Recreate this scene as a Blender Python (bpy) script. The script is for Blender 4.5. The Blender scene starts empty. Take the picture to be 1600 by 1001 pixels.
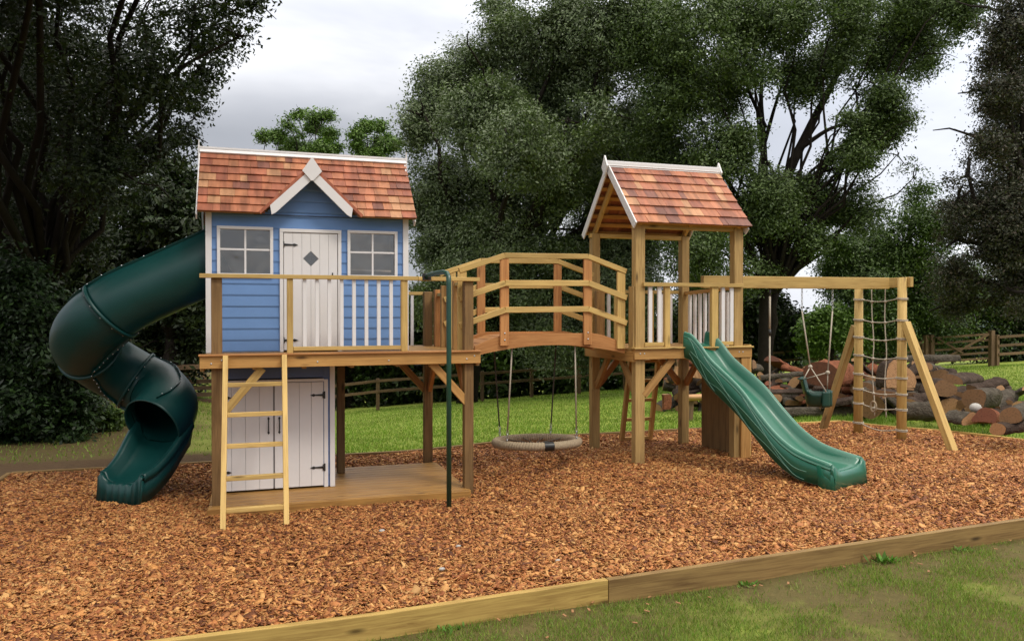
import bpy, bmesh, math, random
import numpy as np
from mathutils import Vector, Matrix
random.seed(7); RNG = np.random.default_rng(11)
D = bpy.data; SC = bpy.context.scene
R = math.radians
# ------------------------------------------------------------ camera
CH = 1.9; YAW = R(18.2); PITCH = R(0.62); F = 1250.0
cam_d = D.cameras.new('camera'); cam = D.objects.new('camera', cam_d); SC.collection.objects.link(cam)
cam_d.lens = 36*F/1600; cam_d.sensor_width = 36; cam_d.clip_start = .05; cam_d.clip_end = 2000
cam.location = (0, 0, CH); cam.rotation_euler = (R(90)-PITCH, 0, -YAW)
SC.camera = cam
# ------------------------------------------------------------ world, sun, exposure
SUN_EL, SUN_AZ = R(52), R(150)      # azimuth clockwise from +Y
w = D.worlds.new('World'); SC.world = w; w.use_nodes = True
nt = w.node_tree; nt.nodes.clear()
def N(t, tp, **kw):
    n = t.nodes.new(tp)
    for k, v in kw.items():
        if k in n.inputs.keys(): n.inputs[k].default_value = v
        else: setattr(n, k, v)
    return n
def ramp(t, fac, stops, interp='LINEAR'):
    n = t.nodes.new('ShaderNodeValToRGB'); n.color_ramp.interpolation = interp
    e = n.color_ramp.elements
    e[0].position = stops[0][0]; e[len(e)-1].position = stops[-1][0]
    for p, c in stops[1:-1]: e.new(p)
    for i, (p, c) in enumerate(stops):
        e[i].color = (c[0], c[1], c[2], 1) if hasattr(c, '__len__') else (c, c, c, 1)
    if fac is not None: t.links.new(fac, n.inputs[0])
    return n
def mix(t, a, b, fac, mode='MIX'):
    n = t.nodes.new('ShaderNodeMix'); n.data_type = 'RGBA'; n.blend_type = mode
    for v, i in ((fac, 0), (a, 6), (b, 7)):
        if isinstance(v, (int, float)): n.inputs[i].default_value = v if i == 0 else (v, v, v, 1)
        elif isinstance(v, tuple): n.inputs[i].default_value = (*v[:3], 1)
        else: t.links.new(v, n.inputs[i])
    return n.outputs[2]
def mth(t, op, a, b=0.0, clamp=False):
    n = t.nodes.new('ShaderNodeMath'); n.operation = op; n.use_clamp = clamp
    for v, i in ((a, 0), (b, 1)):
        if isinstance(v, (int, float)): n.inputs[i].default_value = v
        else: t.links.new(v, n.inputs[i])
    return n.outputs[0]
sky = N(nt, 'ShaderNodeTexSky', sky_type='NISHITA', sun_disc=False, sun_elevation=SUN_EL, sun_rotation=SUN_AZ)
tc = N(nt, 'ShaderNodeTexCoord')
mp = N(nt, 'ShaderNodeMapping'); mp.inputs['Scale'].default_value = (1, 1, 2.6)
nt.links.new(tc.outputs['Generated'], mp.inputs[0])
nz = N(nt, 'ShaderNodeTexNoise', Scale=2.3, Detail=5.0, Roughness=.5, Distortion=.35); nt.links.new(mp.outputs[0], nz.inputs['Vector'])
cl = ramp(nt, nz.outputs[0], [(.32, (3.3, 3.45, 3.85)), (.5, (4.4, 4.5, 4.85)), (.66, (6.3, 6.35, 6.6))])
sx = N(nt, 'ShaderNodeSeparateXYZ'); nt.links.new(tc.outputs['Generated'], sx.inputs[0])
# brighter towards the zenith and towards the right where the cloud is thin
zen = mth(nt, 'MULTIPLY', mth(nt, 'SUBTRACT', sx.outputs[2], .36, True), 3.6)
azx = mth(nt, 'MULTIPLY', mth(nt, 'SUBTRACT', sx.outputs[0], .30, True), 2.8)
azx = mth(nt, 'MULTIPLY', azx, mth(nt, 'GREATER_THAN', sx.outputs[1], 0.0))
topb = mth(nt, 'MULTIPLY', mth(nt, 'SUBTRACT', sx.outputs[2], .21, True), 6.5)
gain = mth(nt, 'ADD', mth(nt, 'ADD', zen, azx), mth(nt, 'ADD', mth(nt, 'MINIMUM', topb, .95), 1.0))
cv = mix(nt, cl.outputs[0], (5.2, 4.95, 4.55), ramp(nt, sx.outputs[2], [(.42, 0), (.62, .9)]).outputs[0])   # unseen zenith tinted warm white, added to warm the light
vm = N(nt, 'ShaderNodeVectorMath', operation='SCALE'); nt.links.new(cv, vm.inputs[0]); nt.links.new(gain, vm.inputs['Scale'])
skc = mix(nt, sky.outputs[0], vm.outputs[0], .92)
bg = N(nt, 'ShaderNodeBackground', Strength=.12); nt.links.new(skc, bg.inputs[0])
wo = N(nt, 'ShaderNodeOutputWorld'); nt.links.new(bg.outputs[0], wo.inputs[0])
sd = D.lights.new('sun', 'SUN'); sd.energy = 1.5; sd.angle = R(12); sd.color = (1, .93, .83)
so = D.objects.new('sun', sd); SC.collection.objects.link(so)
sdir = Vector((math.sin(SUN_AZ)*math.cos(SUN_EL), math.cos(SUN_AZ)*math.cos(SUN_EL), math.sin(SUN_EL)))
so.rotation_euler = sdir.to_track_quat('Z', 'Y').to_euler(); so.location = sdir*40
SC.view_settings.view_transform = 'Standard'; SC.view_settings.look = 'None'
SC.view_settings.exposure = 0.0; SC.view_settings.gamma = 1.0
SC.cycles.max_bounces = 6; SC.cycles.diffuse_bounces = 3; SC.cycles.glossy_bounces = 3; SC.cycles.transmission_bounces = 4
SC.cycles.transparent_max_bounces = 6; SC.cycles.caustics_reflective = False; SC.cycles.caustics_refractive = False
# ------------------------------------------------------------ numbers
FX, FY = math.sin(YAW), math.cos(YAW)
def W(u, v, d):
    """point seen at pixel (u,v) at d metres in front of the camera"""
    lat = (u-800)/F*d
    return Vector((FX*d+FY*lat, FY*d-FX*lat, CH+(487-v)/F*d))
def sstep(t): t = np.clip(t, 0, 1); return t*t*(3-2*t)
def g(x, y):
    x = np.asarray(x, float); y = np.asarray(y, float)
    fr = sstep((7.2-y)/1.8); rise = (1-fr)*sstep((x-1.8)/2.4)+fr*np.clip((x-.6)/5.4, 0, 1.3)
    z = .07+.15*rise-.05*sstep((y-8.4)/1.6)*sstep((x-2)/2)
    z = z-.045*sstep((x+.9)/.4)*sstep((2.7-x)/.4)*sstep((y-7.0)/.5)*sstep((9.9-y)/.4)
    far = np.maximum(y-10.35, 0)
    z = z-.094*np.minimum(far, 26)*(.12+.88*sstep((x+1.2)/3.5))+.036*np.clip(x-4, -3, 34)*np.minimum(far/8, 1.2)
    z = z-.02*np.maximum(far-26, 0)
    # left bank rising under the shrubs
    z = z+.5*sstep((-2.9-x)/5)*sstep((y-9)/5)
    return z
def gz(x, y): return float(g(x, y))
BX0, BX1 = -2.6, 9.6
BY0, BY1 = 4.82, 10.3
def right_edge(y): return 8.85+(10.3-y)*.29
# ------------------------------------------------------------ materials
def new_mat(name):
    m = D.materials.new(name); m.use_nodes = True
    t = m.node_tree; b = t.nodes['Principled BSDF']
    return m, t, b
def bump(t, b, h, strength=.3, dist=.01):
    n = N(t, 'ShaderNodeBump', Strength=strength, Distance=dist); t.links.new(h, n.inputs['Height']); t.links.new(n.outputs[0], b.inputs['Normal'])
def wood(name, base, dark, rough=.62, knots=True, wet=0.0):
    m, t, b = new_mat(name)
    uv = N(t, 'ShaderNodeUVMap', uv_map='UVMap')
    oi = N(t, 'ShaderNodeObjectInfo')
    off = N(t, 'ShaderNodeVectorMath', operation='ADD'); t.links.new(uv.outputs[0], off.inputs[0])
    cx = N(t, 'ShaderNodeCombineXYZ'); t.links.new(mth(t, 'MULTIPLY', oi.outputs['Random'], 31.0), cx.inputs[0]); t.links.new(mth(t, 'MULTIPLY', oi.outputs['Random'], 17.0), cx.inputs[1]); t.links.new(cx.outputs[0], off.inputs[1])
    m1 = N(t, 'ShaderNodeMapping'); m1.inputs['Scale'].default_value = (1.3, 26, 1); t.links.new(off.outputs[0], m1.inputs[0])
    n1 = N(t, 'ShaderNodeTexNoise', Scale=1.6, Detail=5.0, Roughness=.6, Distortion=1.2); t.links.new(m1.outputs[0], n1.inputs['Vector'])
    m2 = N(t, 'ShaderNodeMapping'); m2.inputs['Scale'].default_value = (1.2, 4, 1); t.links.new(off.outputs[0], m2.inputs[0])
    n2 = N(t, 'ShaderNodeTexNoise', Scale=1.5, Detail=3.0); t.links.new(m2.outputs[0], n2.inputs['Vector'])
    c = mix(t, base, dark, ramp(t, n1.outputs[0], [(.40, 0), (.62, 1)]).outputs[0])
    c = mix(t, c, tuple(x*1.22 for x in base), ramp(t, n2.outputs[0], [(.35, 0.0), (.7, .6)]).outputs[0])
    if knots:
        m3 = N(t, 'ShaderNodeMapping'); m3.inputs['Scale'].default_value = (2.2, 7.5, 1); t.links.new(off.outputs[0], m3.inputs[0])
        v = N(t, 'ShaderNodeTexVoronoi', Scale=1.0); t.links.new(m3.outputs[0], v.inputs['Vector'])
        k = ramp(t, v.outputs['Distance'], [(.05, .9), (.17, 0)])
        c = mix(t, c, tuple(x*.32 for x in dark), k.outputs[0])
    val = N(t, 'ShaderNodeHueSaturation'); t.links.new(c, val.inputs['Color'])
    t.links.new(mth(t, 'ADD', mth(t, 'MULTIPLY', oi.outputs['Random'], .3), .83), val.inputs['Value'])
    if wet:
        # damp darker foot of the timber, from rain splash
        gm = N(t, 'ShaderNodeNewGeometry'); sp = N(t, 'ShaderNodeSeparateXYZ'); t.links.new(gm.outputs['Position'], sp.inputs[0])
        zz = mth(t, 'ADD', sp.outputs[2], mth(t, 'MULTIPLY', n2.outputs[0], .5))
        st = ramp(t, zz, [(.22, wet), (.95, 0)])
        cc = mix(t, val.outputs[0], tuple(x*.5 for x in dark), st.outputs[0])
        t.links.new(cc, b.inputs['Base Color'])
    else: t.links.new(val.outputs[0], b.inputs['Base Color'])
    b.inputs['Roughness'].default_value = rough; b.inputs['Specular IOR Level'].default_value = .3
    bump(t, b, n1.outputs[0], .35, .003)
    return m
def plain(name, col, rough=.5, spec=.5, noise=.12, scale=6.0, bumps=0.0, metal=0.0, bscale=None, bdist=.004):
    m, t, b = new_mat(name)
    tcn = N(t, 'ShaderNodeTexCoord')
    n = N(t, 'ShaderNodeTexNoise', Scale=scale, Detail=5.0, Roughness=.6); t.links.new(tcn.outputs['Object'], n.inputs['Vector'])
    c = mix(t, tuple(x*(1-noise) for x in col), tuple(min(1, x*(1+noise)) for x in col), n.outputs[0])
    t.links.new(c, b.inputs['Base Color'])
    t.links.new(mth(t, 'ADD', mth(t, 'MULTIPLY', n.outputs[0], .16), rough-.08), b.inputs['Roughness'])
    b.inputs['Specular IOR Level'].default_value = spec; b.inputs['Metallic'].default_value = metal
    if bumps:
        n2 = N(t, 'ShaderNodeTexNoise', Scale=bscale or scale*6, Detail=3.0); t.links.new(tcn.outputs['Object'], n2.inputs['Vector'])
        bump(t, b, n2.outputs[0], bumps, bdist)
    return m
def attr_mat(name, rough=.6, spec=.4, trans=0.0, bscale=0, bst=.3, grain=None):
    m, t, b = new_mat(name)
    a = N(t, 'ShaderNodeAttribute', attribute_name='Col')
    col = a.outputs['Color']
    if grain:
        tcn = N(t, 'ShaderNodeTexCoord'); mpp = N(t, 'ShaderNodeMapping'); mpp.inputs['Scale'].default_value = grain; t.links.new(tcn.outputs['Object'], mpp.inputs[0])
        nn = N(t, 'ShaderNodeTexNoise', Scale=1.0, Detail=4.0); t.links.new(mpp.outputs[0], nn.inputs['Vector'])
        col = mix(t, col, ramp(t, nn.outputs[0], [(.3, .62), (.7, 1.25)]).outputs[0], 1.0, 'MULTIPLY')
        bump(t, b, nn.outputs[0], .3, .003)
    t.links.new(col, b.inputs['Base Color'])
    b.inputs['Roughness'].default_value = rough; b.inputs['Specular IOR Level'].default_value = spec
    if trans:
        tr = N(t, 'ShaderNodeBsdfTranslucent'); t.links.new(mix(t, a.outputs['Color'], (1.0, 1.25, .5), 1.0, 'MULTIPLY'), tr.inputs[0])
        ms = N(t, 'ShaderNodeMixShader'); ms.inputs[0].default_value = trans
        t.links.new(b.outputs[0], ms.inputs[1]); t.links.new(tr.outputs[0], ms.inputs[2])
        t.links.new(ms.outputs[0], t.nodes['Material Output'].inputs[0])
    return m
M = {}
M['yellow'] = wood('yellow_softwood', (.56, .385, .135), (.39, .245, .08))
M['deckwood'] = wood('deck_edge_softwood', (.50, .28, .09), (.34, .17, .05))
M['post'] = wood('treated_post', (.235, .14, .055), (.13, .07, .027), wet=.35)
M['paleposts'] = wood('pale_treated_post', (.43, .285, .11), (.27, .165, .06), wet=.45)
M['bridge'] = wood('bridge_redwood', (.50, .24, .085), (.33, .135, .042))
M['brace'] = wood('brace_softwood', (.40, .23, .08), (.24, .125, .042))
M['floor'] = wood('wet_decking', (.40, .215, .06), (.21, .10, .03), rough=.45)
M['fence'] = wood('weathered_fence', (.19, .12, .068), (.10, .062, .035), rough=.8)
M['edge'] = wood('edging_sleeper', (.50, .335, .10), (.28, .165, .045), wet=0)
M['edge_dark'] = wood('dark_edging_sleeper', (.25, .158, .058), (.13, .072, .026), wet=0)
M['blue'] = plain('blue_paint', (.145, .27, .53), .55, .35, .16, 3, .12)
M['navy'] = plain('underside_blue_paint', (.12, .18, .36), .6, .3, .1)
M['white'] = plain('white_paint', (.74, .72, .715), .5, .4, .05, 7, .10)
M['iron'] = plain('black_iron', (.018, .017, .017), .45, .5, .2, 30)
M['seam'] = plain('shadow_gap', (.30, .285, .285), .8, .2)
M['slide'] = plain('green_slide_plastic', (.012, .125, .075), .30, .6, .22, 5, .05)
M['slide_rim'] = plain('scuffed_slide_rim', (.16, .34, .26), .42, .5, .15, 9)
M['tube'] = plain('dark_green_tube_plastic', (.003, .040, .037), .38, .38, .22, 4, .04)
M['tube_in'] = plain('tube_inside', (.004, .05, .032), .5, .4, .2)
M['seat'] = plain('seat_green_plastic', (.003, .042, .028), .4, .5, .1)
M['pole'] = plain('pole_green_enamel', (.008, .055, .035), .3, .6, .1)
M['steel'] = plain('galvanised_steel', (.55, .56, .58), .38, .5, .15, 40, metal=.9)
M['rope'] = plain('pale_rope', (.46, .41, .33), .9, .1, .2, 60, .5)
M['rope_dark'] = plain('dark_rope', (.10, .09, .075), .9, .1, .2, 60, .5)
M['nest'] = plain('nest_rope', (.33, .26, .175), .95, .1, .35, 30, .6, bscale=120)
M['tape'] = plain('black_tape', (.012, .012, .012), .4, .5)
M['inside'] = plain('house_inside', (.75, .64, .54), .9, .1)
M['shingle'] = attr_mat('cedar_shingles', .55, .35, grain=(14, 3, 3))
M['chips'] = attr_mat('bark_chips', .62, .3)
M['blade'] = attr_mat('grass_blades', .6, .3, trans=.25)
M['leaf'] = attr_mat('leaves', .5, .34, trans=.14)
M['bark'] = plain('tree_bark', (.026, .021, .017), .95, .1, .5, 9, 1.0, bdist=.02)
def glass_mat():
    m, t, b = new_mat('window_glass')
    tr = N(t, 'ShaderNodeBsdfTransparent'); tr.inputs[0].default_value = (.78, .78, .76, 1)
    gl = N(t, 'ShaderNodeBsdfGlossy', Roughness=.04); tcn = N(t, 'ShaderNodeTexCoord'); nn = N(t, 'ShaderNodeTexNoise', Scale=5.0, Detail=1.0); t.links.new(tcn.outputs['Object'], nn.inputs['Vector']); bn = N(t, 'ShaderNodeBump', Strength=.35, Distance=.03); t.links.new(nn.outputs[0], bn.inputs['Height']); t.links.new(bn.outputs[0], gl.inputs['Normal'])
    fr = N(t, 'ShaderNodeFresnel', IOR=1.5)
    ms = N(t, 'ShaderNodeMixShader'); t.links.new(mth(t, 'ADD', fr.outputs[0], .14), ms.inputs[0]); t.links.new(tr.outputs[0], ms.inputs[1]); t.links.new(gl.outputs[0], ms.inputs[2])
    t.links.new(ms.outputs[0], t.nodes['Material Output'].inputs[0]); return m
M['glass'] = glass_mat()
def bark_bed_mat():
    m, t, b = new_mat('bark_bed')
    tcn = N(t, 'ShaderNodeTexCoord')
    v = N(t, 'ShaderNodeTexVoronoi', Scale=38.0); t.links.new(tcn.outputs['Object'], v.inputs['Vector'])
    n = N(t, 'ShaderNodeTexNoise', Scale=1.2, Detail=4.0); t.links.new(tcn.outputs['Object'], n.inputs['Vector'])
    sp = N(t, 'ShaderNodeSeparateColor'); t.links.new(v.outputs['Color'], sp.inputs[0])
    c = ramp(t, sp.outputs[0], [(0, (.09, .03, .012)), (.5, (.20, .07, .026)), (1, (.32, .13, .05))])
    t.links.new(c.outputs[0], b.inputs['Base Color']); b.inputs['Roughness'].default_value = .8
    bump(t, b, v.outputs['Distance'], .8, .02); return m
M['bed'] = bark_bed_mat()
def ground_mat():
    m, t, b = new_mat('lawn_soil')
    tcn = N(t, 'ShaderNodeTexCoord')
    n1 = N(t, 'ShaderNodeTexNoise', Scale=.9, Detail=6.0, Roughness=.6); t.links.new(tcn.outputs['Object'], n1.inputs['Vector'])
    n2 = N(t, 'ShaderNodeTexNoise', Scale=14.0, Detail=6.0, Roughness=.7); t.links.new(tcn.outputs['Object'], n2.inputs['Vector'])
    gr = mix(t, (.14, .205, .026), (.29, .33, .06), n2.outputs[0])
    br = mix(t, (.045, .028, .015), (.135, .082, .040), n2.outputs[0])
    sp = N(t, 'ShaderNodeSeparateXYZ'); t.links.new(tcn.outputs['Object'], sp.inputs[0])
    front = ramp(t, mth(t, 'MULTIPLY', sp.outputs[1], .1), [(.50, .55), (.56, 0)])     # worn strip in front of the edging
    k = mth(t, 'ADD', n1.outputs[0], mth(t, 'SUBTRACT', front.outputs[0], .40))
    kk = ramp(t, k, [(.42, 0), (.62, .85)])
    # bare soil strip beside the edging at the back left; lawn under the trees browned as shade
    a = ramp(t, mth(t, 'MULTIPLY', sp.outputs[1], .05), [(.50, 0), (.52, 1), (.575, 1), (.61, 0)])
    lx = ramp(t, mth(t, 'ADD', mth(t, 'MULTIPLY', sp.outputs[0], .1), mth(t, 'MULTIPLY', n1.outputs[0], .1)), [(.03, 1), (.12, 0)])
    f2 = mth(t, 'MAXIMUM', kk.outputs[0], mth(t, 'MULTIPLY', a.outputs[0], lx.outputs[0]))
    lx2 = ramp(t, mth(t, 'ADD', mth(t, 'MULTIPLY', sp.outputs[0], -.1), mth(t, 'MULTIPLY', n1.outputs[0], .25)), [(.10, 0), (.27, .9)])  # soil brown spread leftward, also painting tree shade into the lawn
    f2 = mth(t, 'MAXIMUM', f2, lx2.outputs[0])
    t.links.new(mix(t, gr, br, f2), b.inputs['Base Color']); b.inputs['Roughness'].default_value = .9; b.inputs['Specular IOR Level'].default_value = .2
    bump(t, b, n2.outputs[0], .7, .03); return m
M['ground'] = ground_mat()
def cut_mat(name, base, ring):
    m, t, b = new_mat(name)
    uv = N(t, 'ShaderNodeUVMap', uv_map='UVMap'); oi = N(t, 'ShaderNodeObjectInfo')
    wv = N(t, 'ShaderNodeTexWave', wave_type='RINGS', rings_direction='Z', Scale=4.0, Distortion=1.5, Detail=3.0); t.links.new(uv.outputs[0], wv.inputs['Vector'])
    n = N(t, 'ShaderNodeTexNoise', Scale=5.0, Detail=5.0); t.links.new(uv.outputs[0], n.inputs['Vector'])
    c = mix(t, base, ring, wv.outputs['Fac']); c = mix(t, c, tuple(x*.45 for x in ring), ramp(t, n.outputs[0], [(.5, 0), (.75, .8)]).outputs[0])
    hs = N(t, 'ShaderNodeHueSaturation'); t.links.new(c, hs.inputs['Color']); t.links.new(mth(t, 'ADD', mth(t, 'MULTIPLY', oi.outputs['Random'], .6), .55), hs.inputs['Value'])
    t.links.new(hs.outputs[0], b.inputs['Base Color']); b.inputs['Roughness'].default_value = .85; bump(t, b, n.outputs[0], .5, .01); return m
M['cut'] = cut_mat('sawn_log_face', (.47, .27, .13), (.33, .17, .075))
M['cut_red'] = cut_mat('sawn_red_log_face', (.24, .085, .045), (.17, .06, .03))
M['logbark'] = plain('log_bark', (.065, .046, .036), .95, .1, .9, 9, 1.0, bscale=34, bdist=.03)
M['loggrey'] = plain('grey_log_bark', (.085, .072, .056), .95, .1, .9, 11, 1.0, bscale=34, bdist=.03)
M['logred'] = plain('red_split_wood', (.20, .075, .040), .9, .1, .8, 10, 1.0, bscale=34, bdist=.03)
M['hill'] = plain('far_hill', (.10, .14, .14), 1, 0, .2, .05)
# ------------------------------------------------------------ mesh builder
class MB:
    def __init__(s): s.v = []; s.f = []; s.uv = []; s.c = []; s.sm = []
    def face(s, idx, uv=None, col=None, smooth=False):
        s.f.append(tuple(idx)); s.uv.append(uv or [(0, 0)]*len(idx)); s.c.append(col or (1, 1, 1)); s.sm.append(smooth)
    def beam(s, p0, p1, w, h, up=(0, 0, 1), col=None, roll=0):
        p0 = Vector(p0); p1 = Vector(p1); ax = (p1-p0); L = ax.length; ax.normalize()
        up = Vector(up)
        if abs(ax.dot(up)) > .98: up = Vector((0, 1, 0))
        sd_ = ax.cross(up).normalized(); u2 = sd_.cross(ax).normalized()
        if roll:
            q = Matrix.Rotation(roll, 3, ax); sd_ = q@sd_; u2 = q@u2
        b = len(s.v)
        for p in (p0, p1):
            for a, c in ((-1, -1), (1, -1), (1, 1), (-1, 1)):
                s.v.append(tuple(p+sd_*(a*w/2)+u2*(c*h/2)))
        o = random.uniform(0, 9); ou = random.uniform(0, 9); per = [0, w, w+h, 2*w+h, 2*w+2*h]
        for i in range(4):
            j = (i+1) % 4
            s.face((b+i, b+4+i, b+4+j, b+j)[::-1], [(ou, o+per[i]), (ou+L, o+per[i]), (ou+L, o+per[i+1]), (ou, o+per[i+1])][::-1], col)
        e = [(ou, o), (ou+.02, o+w), (ou+.03, o+w+h*.9), (ou+.01, o+h)]
        s.face((b, b+1, b+2, b+3)[::-1], e, col); s.face((b+4, b+5, b+6, b+7), e, col)
        return s
    def box(s, x0, x1, y0, y1, z0, z1, col=None):
        dx, dy, dz = x1-x0, y1-y0, z1-z0; cx, cy, cz = (x0+x1)/2, (y0+y1)/2, (z0+z1)/2
        if dx >= dy and dx >= dz: return s.beam((x0, cy, cz), (x1, cy, cz), dy, dz, col=col)
        if dy >= dz: return s.beam((cx, y0, cz), (cx, y1, cz), dx, dz, col=col)
        return s.beam((cx, cy, z0), (cx, cy, z1), dx, dy, col=col)
    def prism(s, poly, y0, y1, col=None):
        """polygon in x,z extruded between y0 and y1 (y1 may be a function giving a bevel)"""
        b = len(s.v); n = len(poly)
        for y in (y0, y1):
            for x, z in poly: s.v.append((x, y, z))
        ar = sum(poly[i][0]*poly[(i+1) % n][1]-poly[(i+1) % n][0]*poly[i][1] for i in range(n))
        fr = [b+i for i in range(n)]; bk = [b+n+i for i in range(n)]
        if ar < 0: s.face(fr[::-1], [(p[0], p[1]) for p in poly][::-1], col); s.face(bk, [(p[0], p[1]) for p in poly], col)
        else: s.face(fr, [(p[0], p[1]) for p in poly], col); s.face(bk[::-1], [(p[0], p[1]) for p in poly][::-1], col)
        for i in range(n):
            j = (i+1) % n; s.face((b+i, b+n+i, b+n+j, b+j) if ar > 0 else (b+j, b+n+j, b+n+i, b+i), None, col)
        return s
    def tube(s, pts, r, n=8, caps=True, col=None, smooth=True, up=(0, 0, 1)):
        pts = [Vector(p) for p in pts]; m = len(pts)
        rs = r if hasattr(r, '__len__') else [r]*m
        b = len(s.v); prev = None; L = 0
        for i, p in enumerate(pts):
            t = (pts[min(i+1, m-1)]-pts[max(i-1, 0)]).normalized()
            if prev is None:
                a = Vector(up) if abs(t.dot(Vector(up))) < .95 else Vector((1, 0, 0))
                prev = (a-t*a.dot(t)).normalized()
            else:
                prev = (prev-t*prev.dot(t)).normalized()
            q = t.cross(prev)
            for k in range(n):
                th = 2*math.pi*k/n; s.v.append(tuple(p+(prev*math.cos(th)+q*math.sin(th))*rs[i]))
            if i:
                L2 = L+(p-pts[i-1]).length
                for k in range(n):
                    k2 = (k+1) % n; a0 = b+(i-1)*n
                    s.face((a0+k, a0+k2, a0+n+k2, a0+n+k), [(L, k/n*.3), (L, (k+1)/n*.3), (L2, (k+1)/n*.3), (L2, k/n*.3)], col, smooth)
                L = L2
        if caps:
            s.face([b+k for k in range(n)][::-1], None, col); s.face([b+(m-1)*n+k for k in range(n)], None, col)
        return s
    def grid(s, rows, col=None, smooth=True, close=False):
        b = len(s.v); n = len(rows[0])
        for r in rows:
            for p in r: s.v.append(tuple(p))
        for i in range(len(rows)-1):
            for k in range(n if close else n-1):
                k2 = (k+1) % n
                s.face((b+i*n+k, b+i*n+k2, b+(i+1)*n+k2, b+(i+1)*n+k), None, col, smooth)
        return s
    def ball(s, c, r, n=8, sc=(1, 1, 1), col=None):
        rows = []
        for i in range(n//2+1):
            a = math.pi*i/(n//2)
            rows.append([(c[0]+r*sc[0]*math.sin(a)*math.cos(2*math.pi*k/n), c[1]+r*sc[1]*math.sin(a)*math.sin(2*math.pi*k/n), c[2]+r*sc[2]*math.cos(a)) for k in range(n)])
        return s.grid(rows[::-1], col, True, True)
    def build(s, name, mat, parent=None, bevel=0, solid=0, fixn=False):
        me = D.meshes.new(name)
        off = Vector(WL[parent.name]) if parent else Vector((0, 0, 0))
        me.from_pydata([tuple(Vector(v)-off) for v in s.v], [], s.f)
        if len(me.polygons) == len(s.f):
            uvl = me.uv_layers.new(name='UVMap'); uvl.data.foreach_set('uv', [x for fu in s.uv for p in fu for x in p])
            if any(c != (1, 1, 1) for c in s.c):
                a = me.attributes.new('Col', 'FLOAT_COLOR', 'FACE'); a.data.foreach_set('color', [x for c in s.c for x in (*c, 1)])
            me.polygons.foreach_set('use_smooth', s.sm)
        me.validate()
        if fixn:
            bm = bmesh.new(); bm.from_mesh(me); bmesh.ops.recalc_face_normals(bm, faces=bm.faces); bm.to_mesh(me); bm.free()
        me.materials.append(mat); me.update()
        o = D.objects.new(name, me); SC.collection.objects.link(o)
        if parent: o.parent = parent; WL[o.name] = off
        else: WL[o.name] = (0, 0, 0)
        if solid:
            md = o.modifiers.new('solid', 'SOLIDIFY'); md.thickness = solid; md.offset = -1
        if bevel:
            md = o.modifiers.new('bevel', 'BEVEL'); md.width = bevel; md.segments = 2; md.limit_method = 'ANGLE'
        return o
WL = {}
def thing(name, label, cat, loc=(0, 0, 0), group=None):
    o = D.objects.new(name, None); SC.collection.objects.link(o); o.location = loc; o.empty_display_size = .1
    WL[o.name] = tuple(loc); o['label'] = label; o['category'] = cat
    if group: o['group'] = group
    return o
def tag(o, label, cat, group=None, kind=None):
    if label: o['label'] = label
    if cat: o['category'] = cat
    if group: o['group'] = group
    if kind: o['kind'] = kind
    return o
def np_mesh(name, verts, faces_n, nv_per_face, mat, col=None, parent=None, smooth=False):
    """verts (N,3); faces use consecutive vertices, nv_per_face each, or faces_n is an index array"""
    off = np.array(WL[parent.name]) if parent else 0
    me = D.meshes.new(name); verts = (verts-off).astype(np.float32)
    me.vertices.add(len(verts)); me.vertices.foreach_set('co', verts.ravel())
    idx = np.asarray(faces_n, np.int32); nf = len(idx)
    me.loops.add(idx.size); me.loops.foreach_set('vertex_index', idx.ravel())
    me.polygons.add(nf); me.polygons.foreach_set('loop_start', np.arange(0, idx.size, nv_per_face, dtype=np.int32))
    try: me.polygons.foreach_set('loop_total', np.full(nf, nv_per_face, np.int32))
    except Exception: pass
    if col is not None:
        a = me.attributes.new('Col', 'FLOAT_COLOR', 'FACE'); c4 = np.ones((nf, 4), np.float32); c4[:, :3] = col; a.data.foreach_set('color', c4.ravel())
    me.materials.append(mat); me.update(calc_edges=True)
    if smooth: me.polygons.foreach_set('use_smooth', np.ones(nf, bool))
    o = D.objects.new(name, me); SC.collection.objects.link(o)
    if parent: o.parent = parent; WL[o.name] = tuple(off)
    else: WL[o.name] = (0, 0, 0)
    return o
# ------------------------------------------------------------ ground
def ground_sheet(name, xs, ys, zf, mat, kind='structure', keep=None):
    X, Y = np.meshgrid(xs, ys); Z = zf(X, Y)
    n = len(xs); v = np.stack([X.ravel(), Y.ravel(), Z.ravel()], 1)
    i = np.arange(len(ys)-1)[:, None]*n+np.arange(n-1)[None]
    f = np.stack([i, i+1, i+n+1, i+n], -1).reshape(-1, 4)
    if keep is not None: f = f[keep(v[f].mean(1))]
    o = np_mesh(name, v, f, 4, mat, smooth=True); o['kind'] = kind; return o
def inbed(x, y): return (x > BX0) & (x < right_edge(y)) & (y > BY0) & (y < BY1)
def lawn_z(x, y):
    z = g(x, y)
    m = inbed(x, y)
    fr = sstep((5.2-y)/.4)
    z = z-.125*fr-.05*(1-fr)*(~m)
    z = np.where(m, z-.14, z)
    z = z+.012*np.sin(x*2.1+y)*np.cos(y*1.7-x*.6)
    return z
xs = np.unique(np.concatenate([np.linspace(-300, -12, 24), np.arange(-12, 16, .2), np.linspace(16, 60, 60), np.linspace(62, 400, 26)]))
ys = np.unique(np.concatenate([np.linspace(-60, 0, 12), np.arange(0, 14, .2), np.linspace(14, 50, 60), np.linspace(52, 500, 30)]))
ground_sheet('ground', xs, ys, lawn_z, M['ground'])
def bed_z(x, y): return g(x, y)-.012+.012*np.sin(x*3.1+1.3*y)*np.sin(y*2.7+.4)+.008*np.sin(x*7.3)*np.cos(y*6.1)
bxs = np.arange(BX0, 10.6, .12); bys = np.linspace(BY0, BY1, 48)
def bedsheet(X, Y): return bed_z(X, Y)
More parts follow.
